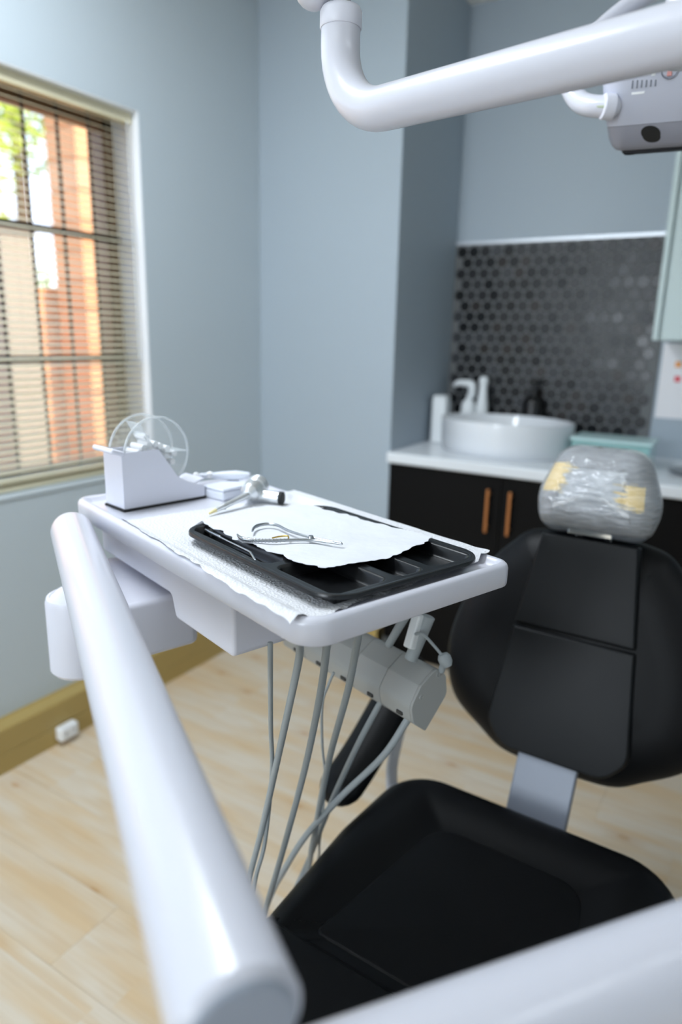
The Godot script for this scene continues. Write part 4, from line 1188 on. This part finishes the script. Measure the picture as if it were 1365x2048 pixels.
func table_things() -> void:
	var nz := FastNoiseLite.new(); nz.seed = 3; nz.frequency = 1.0; nz.fractal_octaves = 3
	# embossed paper towel
	var tow := func(s: float, t: float) -> Vector3:
		var near := Vector2(lerpf(0.165, 0.634, s), lerpf(0.016, -0.007, pow(s, 0.6)))
		var far := Vector2(lerpf(0.17, 0.609, s), 0.334 - 0.004 * s)
		var q := near.lerp(far, t)
		q.x += 0.004 * nz.get_noise_2d(q.y * 40.0, 3.0) * (absf(s - 0.5) * 2.0)
		q.y += 0.004 * nz.get_noise_2d(q.x * 16.0, 9.0) * (1.0 - t) * (1.0 - t)
		var y := rim_y(q.x, q.y) + 0.0009
		if q.y < 0.020: y = maxf(y, lerpf(1.0812, TFL + 0.001, smoothstep(0.006, 0.026, q.y)))
		if q.y < 0.001: y = 1.0808 - 0.55 * (0.001 - q.y)
		if q.y > TW - 0.02: y = maxf(y, 1.0812)
		var edge := smoothstep(0.94, 1.0, s) * 0.003 * (0.5 + nz.get_noise_2d(q.y * 18.0, 1.0))
		edge += smoothstep(0.92, 1.0, s) * smoothstep(0.12, 0.0, t) * 0.0005
		edge += 0.0006 * (nz.get_noise_2d(q.x * 14.0, q.y * 14.0) + 0.5)
		return tb(q.x, q.y, y + maxf(edge, 0.0))
	var tg := sheet(tow, 90, 60, 0.0006)
	var tt := thing("paper_towel", "white embossed paper towel spread beneath the black sectioned tray", "paper towel", tbx(0.4, 0.16, TFL))
	part(tt, "sheet", tg, M.towel_paper)
	# sectioned tray
	var u0 := 0.298; var v0 := 0.042; var a := 0.338; var b := 0.252
	var ry := 1.0885
	var tr := thing("instrument_tray", "black plastic tray with sunken sections on the paper towel", "tray", tbx(u0 + a / 2, v0 + b / 2, TFL + 0.002))
	var fl := TFL + 0.0032
	var comps := [[0.014, 0.013, 0.200, 0.046], [0.214, 0.014, 0.324, 0.094], [0.214, 0.108, 0.324, 0.152], [0.214, 0.166, 0.324, 0.238], [0.014, 0.060, 0.200, 0.238]]
	var hgt := func(s: float, t: float) -> float:
		var y := ry
		for c in comps:
			var rr := 0.012
			var qx: float = absf(s - (c[0] + c[2]) / 2) - (c[2] - c[0]) / 2 + rr
			var qy: float = absf(t - (c[1] + c[3]) / 2) - (c[3] - c[1]) / 2 + rr
			var d := Vector2(maxf(qx, 0), maxf(qy, 0)).length() + minf(maxf(qx, qy), 0.0) - rr
			y = minf(y, lerpf(fl, ry, clampf(smoothstep(-0.0085, 0.0, d) * 0.5 + clampf((d + 0.008) / 0.008, 0, 1) * 0.5, 0, 1)))
		return y
	var nu := 150; var nv := 112
	var g := G.new()
	for layer in 2:
		var ids := []
		for i in nv + 1:
			var row := []
			for j in nu + 1:
				var s := a * j / nu; var t := b * i / nv
				var h: float = hgt.call(s, t)
				var e := 0.0009
				var dx: float = (hgt.call(s + e, t) - hgt.call(s - e, t)) / (2 * e)
				var dy: float = (hgt.call(s, t + e) - hgt.call(s, t - e)) / (2 * e)
				var nn := (Vector3.UP - e1 * dx - e2 * dy).normalized()
				row.append(g.vert(tb(u0 + s, v0 + t, h - 0.0012 * layer), nn if layer == 0 else -nn))
			ids.append(row)
		for i in nv:
			for j in nu:
				var s := a * (j + 0.5) / nu; var t := b * (i + 0.5) / nv
				var rr := 0.042
				var qx := absf(s - a / 2) - a / 2 + rr
				var qy := absf(t - b / 2) - b / 2 + rr
				if Vector2(maxf(qx, 0), maxf(qy, 0)).length() + minf(maxf(qx, qy), 0.0) - rr > -0.004: continue
				g.quad(ids[i][j], ids[i + 1][j], ids[i + 1][j + 1], ids[i][j + 1])
	part(tr, "pan", g, M.tray_black)
	var rp := round_poly(rect(u0, -v0 - b, u0 + a, -v0), 0.042, 12)
	part(tr, "rim", G.new().loft(rp, [[0.008, ry - 0.0015], [0.0015, ry - 0.0015], [0.0008, ry - 0.004], [0.0, ry - 0.004], [0.0, ry - 0.001], [0.0008, ry + 0.0006], [0.002, ry + 0.001], [0.005, ry + 0.0008], [0.0075, ry]], tbx(0, 0, 0), false, false), M.tray_black)
	# napkin over the tray
	var nap := func(s: float, t: float) -> Vector3:
		var A := Vector2(0.262, 0.079); var B := Vector2(0.556, 0.088); var C := Vector2(0.545, 0.291); var D := Vector2(0.245, 0.262)
		var q := A.lerp(B, s).lerp(D.lerp(C, s), t)
		q.x += smoothstep(0.8, 1.0, s) * 0.020 * sin(t * PI)
		q.x += smoothstep(0.9, 1.0, s) * 0.004 * nz.get_noise_2d(t * 14.0, 5.0)
		q.y += (smoothstep(0.15, 0.0, t) * 0.004 - smoothstep(0.85, 1.0, t) * 0.003) * (1.0 + 2.0 * nz.get_noise_2d(s * 9.0, 2.0))
		q.y -= smoothstep(0.2, 0.0, t) * 0.012 * sin(s * PI)
		var over := smoothstep(u0 - 0.045, u0 + 0.004, q.x)
		var y := lerpf(TFL + 0.0022, ry + 0.0022, over)
		y += over * (0.0016 * nz.get_noise_2d(q.x * 11.0, q.y * 11.0) - 0.0008 * sin(s * PI) * sin(t * PI) + 0.001)
		y += smoothstep(0.82, 1.0, s) * 0.0022 * sin(t * 7.0) * sin(t * 7.0)
		return tb(q.x, q.y, y)
	var ng := sheet(nap, 70, 50, 0.0005)
	var nt := thing("paper_napkin", "smooth white paper napkin draped over the black tray", "napkin", tbx(0.4, 0.18, ry))
	part(nt, "sheet", ng, M.napkin_paper)
	# needle holder on the napkin
	var py := ry + 0.0072
	var pl := thing("needle_holder", "steel spring-handled needle holder pliers lying on the napkin", "pliers", at(px_h(590, 1076, py)))
	var lo := []
	for q in [[475, 1069], [479, 1074], [488, 1078], [505, 1080], [545, 1081], [590, 1080], [625, 1080], [655, 1084], [684, 1088]]: lo.append(px_h(q[0], q[1], py))
	var up := []
	for q in [[505, 1062], [509, 1055], [520, 1050], [537, 1048], [556, 1051], [574, 1060], [600, 1069], [627, 1076], [655, 1081], [683, 1086]]: up.append(px_h(q[0], q[1], py + 0.0015))
	var lop := smooth_path(lo, 6); var upp := smooth_path(up, 6)
	var r1 := []; for i in lop.size(): r1.append(lerpf(0.0029, 0.0014, float(i) / lop.size()) if i > 12 else lerpf(0.0012, 0.0029, i / 12.0))
	var r2 := []; for i in upp.size(): r2.append(lerpf(0.0025, 0.0012, float(i) / upp.size()) if i > 10 else lerpf(0.0014, 0.0025, i / 10.0))
	part(pl, "lower_handle", G.new().tube(lop, r1, 12, 2), M.steel)
	part(pl, "upper_handle", G.new().tube(upp, r2, 12, 2), M.steel)
	for i in 14:
		var k := 14 + i
		part(pl, "grip_ring", G.new().tube([lop[k], lop[k] + (lop[k + 1] - lop[k]).normalized() * 0.0011], r1[k] + 0.0004, 12, 1), M.steel)
	part(pl, "box_joint", G.new().lathe([Vector2(0, 0.004), Vector2(0.003, 0.004), Vector2(0.0036, 0.003), Vector2(0.0036, -0.003), Vector2(0, -0.003)], 18, at(px_h(622, 1077, py + 0.001))), M.steel)
	part(pl, "spring", G.new().tube(smooth_path([px_h(577, 1079, py + 0.001), px_h(576, 1072, py + 0.002), px_h(560, 1073, py + 0.001), px_h(545, 1076, py + 0.001)]), 0.0011, 8), M.gold_spring)
	# probe in the tray's slot
	var pb := thing("dental_probe", "steel dental probe with a bent tip in the tray's narrow slot", "probe", at(px_h(450, 1085, ry - 0.006)))
	part(pb, "shaft", G.new().tube(smooth_path([px_h(412, 1060, ry - 0.005), px_h(455, 1082, ry - 0.002), px_h(496, 1102, ry + 0.001), px_h(503, 1108, ry + 0.001), px_h(511, 1121, ry - 0.001)]), 0.0016, 10, 2), M.steel)
	part(pb, "grip", G.new().tube([px_h(412, 1060, ry - 0.005), px_h(440, 1074, ry - 0.003)], 0.0025, 12, 2), M.steel)
	# cotton roll dispenser
	var dx := tbx(0.083, 0.040, TFL, 0.10)
	var cd := thing("cotton_dispenser", "white cotton roll dispenser with a clear round drum on the table", "dispenser", dx)
	var side := round_poly([Vector2(0, 0.004), Vector2(0.152, 0.004), Vector2(0.152, 0.022), Vector2(0.118, 0.034), Vector2(0.100, 0.044), Vector2(0.088, 0.062), Vector2(0.066, 0.094), Vector2(0.0, 0.094)], [0.003, 0.003, 0.004, 0.02, 0.03, 0.03, 0.006, 0.003], 5)
	var sx := func(x: float) -> Transform3D: return Transform3D(Basis(Vector3(0, 0, -1), Vector3(1, 0, 0), Vector3(0, 1, 0)), Vector3(x, 0, 0))
	for x in [-0.030, 0.028]: lpart(cd, "side_wall", G.new().prism(side, 0.0, 0.002, 0.0006, sx.call(x), 2), M.white_plastic)
	lpart(cd, "front_wall", G.new().box(Vector3(0, 0.049, -0.0015), Vector3(0.058, 0.09, 0.003), 0.0012), M.white_plastic)
	lpart(cd, "floor_pan", G.new().box(Vector3(0, 0.007, -0.076), Vector3(0.058, 0.006, 0.150), 0.001), M.white_plastic)
	var ramp := G.new()
	ramp.box(Vector3(0, 0.0275, -0.128), Vector3(0.056, 0.003, 0.050), 0.001, Basis(Vector3(1, 0, 0), 0.30))
	lpart(cd, "chute", ramp, M.white_plastic)
	lpart(cd, "tail_wall", G.new().box(Vector3(0, 0.013, -0.151), Vector3(0.058, 0.017, 0.002), 0.0006), M.white_plastic)
	lpart(cd, "lip", G.new().box(Vector3(0, 0.0955, 0.006), Vector3(0.064, 0.008, 0.024), 0.0035, Basis(Vector3(1, 0, 0), -0.30)), M.white_plastic)
	lpart(cd, "base_mat", G.new().box(Vector3(0, 0.002, -0.076), Vector3(0.064, 0.004, 0.156), 0.001), M.rubber_black)
	var dc := Vector3(0, 0.087, -0.066)
	var drum := Node3D.new(); drum.name = "drum"; cd.add_child(drum); drum.position = dc
	for x in [-0.0235, 0.0235]:
		var dx2 := Transform3D(Basis(Vector3(0, 0, -1), Vector3(1, 0, 0), Vector3(0, 1, 0)), Vector3(x, 0, 0))
		lpart(drum, "disc", G.new().lathe([Vector2(0, 0.0007), Vector2(0.0585, 0.0007), Vector2(0.0585, -0.0007), Vector2(0, -0.0007)], 56, dx2), M.clear_drum)
		lpart(drum, "disc_rim", G.new().lathe([Vector2(0.0565, 0.0012), Vector2(0.059, 0.0014), Vector2(0.0602, 0.0), Vector2(0.059, -0.0014), Vector2(0.0565, -0.0012), Vector2(0.0565, 0.0012)], 56, dx2), M.clear_rim)
	for k in 3:
		var an := 0.5 + k * TAU / 3
		lpart(drum, "divider", G.new().box(Vector3(0, cos(an) * 0.036, sin(an) * 0.036), Vector3(0.045, 0.042, 0.0012), 0.0004, Basis(Vector3(1, 0, 0), an)), M.clear_rim)
	lpart(drum, "axle", G.new().tube([Vector3(-0.025, 0, 0), Vector3(0.025, 0, 0)], 0.006, 16), M.clear_rim)
	# cotton rolls in the drum
	var rng := RandomNumberGenerator.new(); rng.seed = 15
	var cr := G.new().tube([Vector3(-0.017, 0, 0), Vector3(0.017, 0, 0)], 0.0052, 12, 1)
	var spots := [[-0.040, -0.006], [-0.029, 0.002], [-0.020, 0.010], [-0.009, 0.014], [0.002, 0.013], [0.013, 0.009], [0.024, 0.004], [0.034, -0.005], [-0.034, -0.019], [-0.022, -0.012], [0.020, -0.009], [0.031, -0.018], [-0.013, -0.024], [0.000, -0.026], [0.013, -0.024], [-0.012, 0.026]]
	for q in spots:
		single("cotton_roll", cr, M.cotton, "small white cotton roll heaped inside the clear dispenser drum", "cotton roll", dx * Transform3D(Basis(Vector3.UP, rng.randf_range(-0.12, 0.12)), dc + Vector3(rng.randf_range(-0.003, 0.003), q[1], -q[0])), "cotton rolls in the drum")
	# chrome handpiece lying on the table
	var hp := thing("chrome_handpiece", "chunky chrome dental handpiece with a yellow tip lying on the table", "handpiece", tbx(0.19, 0.22, TFL))
	var tip := tb(0.214, 0.138, TFL + 0.006); var nk := tb(0.196, 0.20, TFL + 0.016); var bd := tb(0.190, 0.222, TFL + 0.020); var hd := tb(0.160, 0.268, TFL + 0.029)
	part(hp, "tip", G.new().tube([tip, tip.lerp(nk, 0.22)], [0.0020, 0.0034], 14, 2), M.tip_yellow, "pale yellow tip")
	part(hp, "nozzle", G.new().tube([tip.lerp(nk, 0.22), tip.lerp(nk, 0.48), tip.lerp(nk, 0.5), tip.lerp(nk, 0.52), nk, bd], [0.0036, 0.0048, 0.006, 0.0048, 0.0050, 0.0062], 18, 1), M.handpiece_metal)
	var bdir := (hd - bd)
	part(hp, "body", G.new().tube([bd, bd + bdir * 0.12, bd + bdir * 0.16, bd + bdir * 0.45, bd + bdir * 0.48, bd + bdir * 0.52, bd + bdir * 0.56, bd + bdir * 0.82, bd + bdir * 0.9, hd], [0.008, 0.0145, 0.0165, 0.018, 0.0165, 0.0165, 0.0185, 0.0185, 0.016, 0.014], 28, 1), M.handpiece_metal)
	for k in 4:
		var c := bd + bdir * (0.58 + 0.07 * k)
		part(hp, "knurl_ring", G.new().tube([c, c + bdir.normalized() * 0.0018], 0.0192, 28, 1), M.handpiece_metal)
	part(hp, "motor", G.new().tube(smooth_path([bd + bdir * 0.35 - Vector3(0, 0.008, 0), tb(0.19, 0.255, TFL + 0.014), tb(0.214, 0.272, TFL + 0.0125)], 6), 0.0105, 22, 1), M.handpiece_metal)
	part(hp, "coupling_ring", G.new().tube([tb(0.213, 0.2715, TFL + 0.0125), tb(0.217, 0.2745, TFL + 0.0125)], 0.0112, 22, 1), M.rubber_black)
	# white case and a second handpiece behind
	var cs := thing("instrument_case", "low white plastic instrument case behind the cotton dispenser", "case", tbx(0.105, 0.237, TFL, 0.2))
	lpart(cs, "base", G.new().box(Vector3(0, 0.008, 0), Vector3(0.055, 0.016, 0.075), 0.004), M.case_white)
	lpart(cs, "lid", G.new().box(Vector3(0, 0.0185, 0), Vector3(0.054, 0.005, 0.074), 0.002), M.case_white)
	var h2 := thing("white_handpiece", "pale handpiece with a ball end resting on the white case", "handpiece", tbx(0.09, 0.25, TFL + 0.022))
	var q0 := tb(0.052, 0.212, TFL + 0.030); var q1 := tb(0.095, 0.283, TFL + 0.030)
	part(h2, "body", G.new().tube([q0, q0.lerp(q1, 0.25), q0.lerp(q1, 0.4), q0.lerp(q1, 0.75), q1], [0.0045, 0.005, 0.007, 0.009, 0.006], 18, 2), M.case_white)
	part(h2, "ball_end", G.new().lathe([Vector2(0, -0.0065), Vector2(0.0045, -0.0045), Vector2(0.0065, 0.0), Vector2(0.0045, 0.0045), Vector2(0, 0.0065)], 18, at(tb(0.047, 0.205, TFL + 0.030))), M.cotton)
	part(h2, "joint", G.new().lathe([Vector2(0, -0.0065), Vector2(0.006, -0.004), Vector2(0.0062, 0.004), Vector2(0, 0.0075)], 18, at(tb(0.060, 0.225, TFL + 0.031))), M.cotton)

func small_things() -> void:
	var bx := G.new()
	var c := Vector3(-1.852 + 0.017, 0.043, -1.285)
	var ad := thing("plug_adapter", "white plug adapter box on the tan floor trunking", "adapter", at(Vector3(c.x, 0.02, c.z)))
	part(ad, "body", G.new().box(c, Vector3(0.034, 0.050, 0.072), 0.010, Basis(), 3), M.white_paint)
	for dz in [-0.016, 0.016]: part(ad, "socket_hole", G.new().box(c + Vector3(0.0172, 0.002, dz), Vector3(0.001, 0.012, 0.003), 0.0003), M.print_grey)
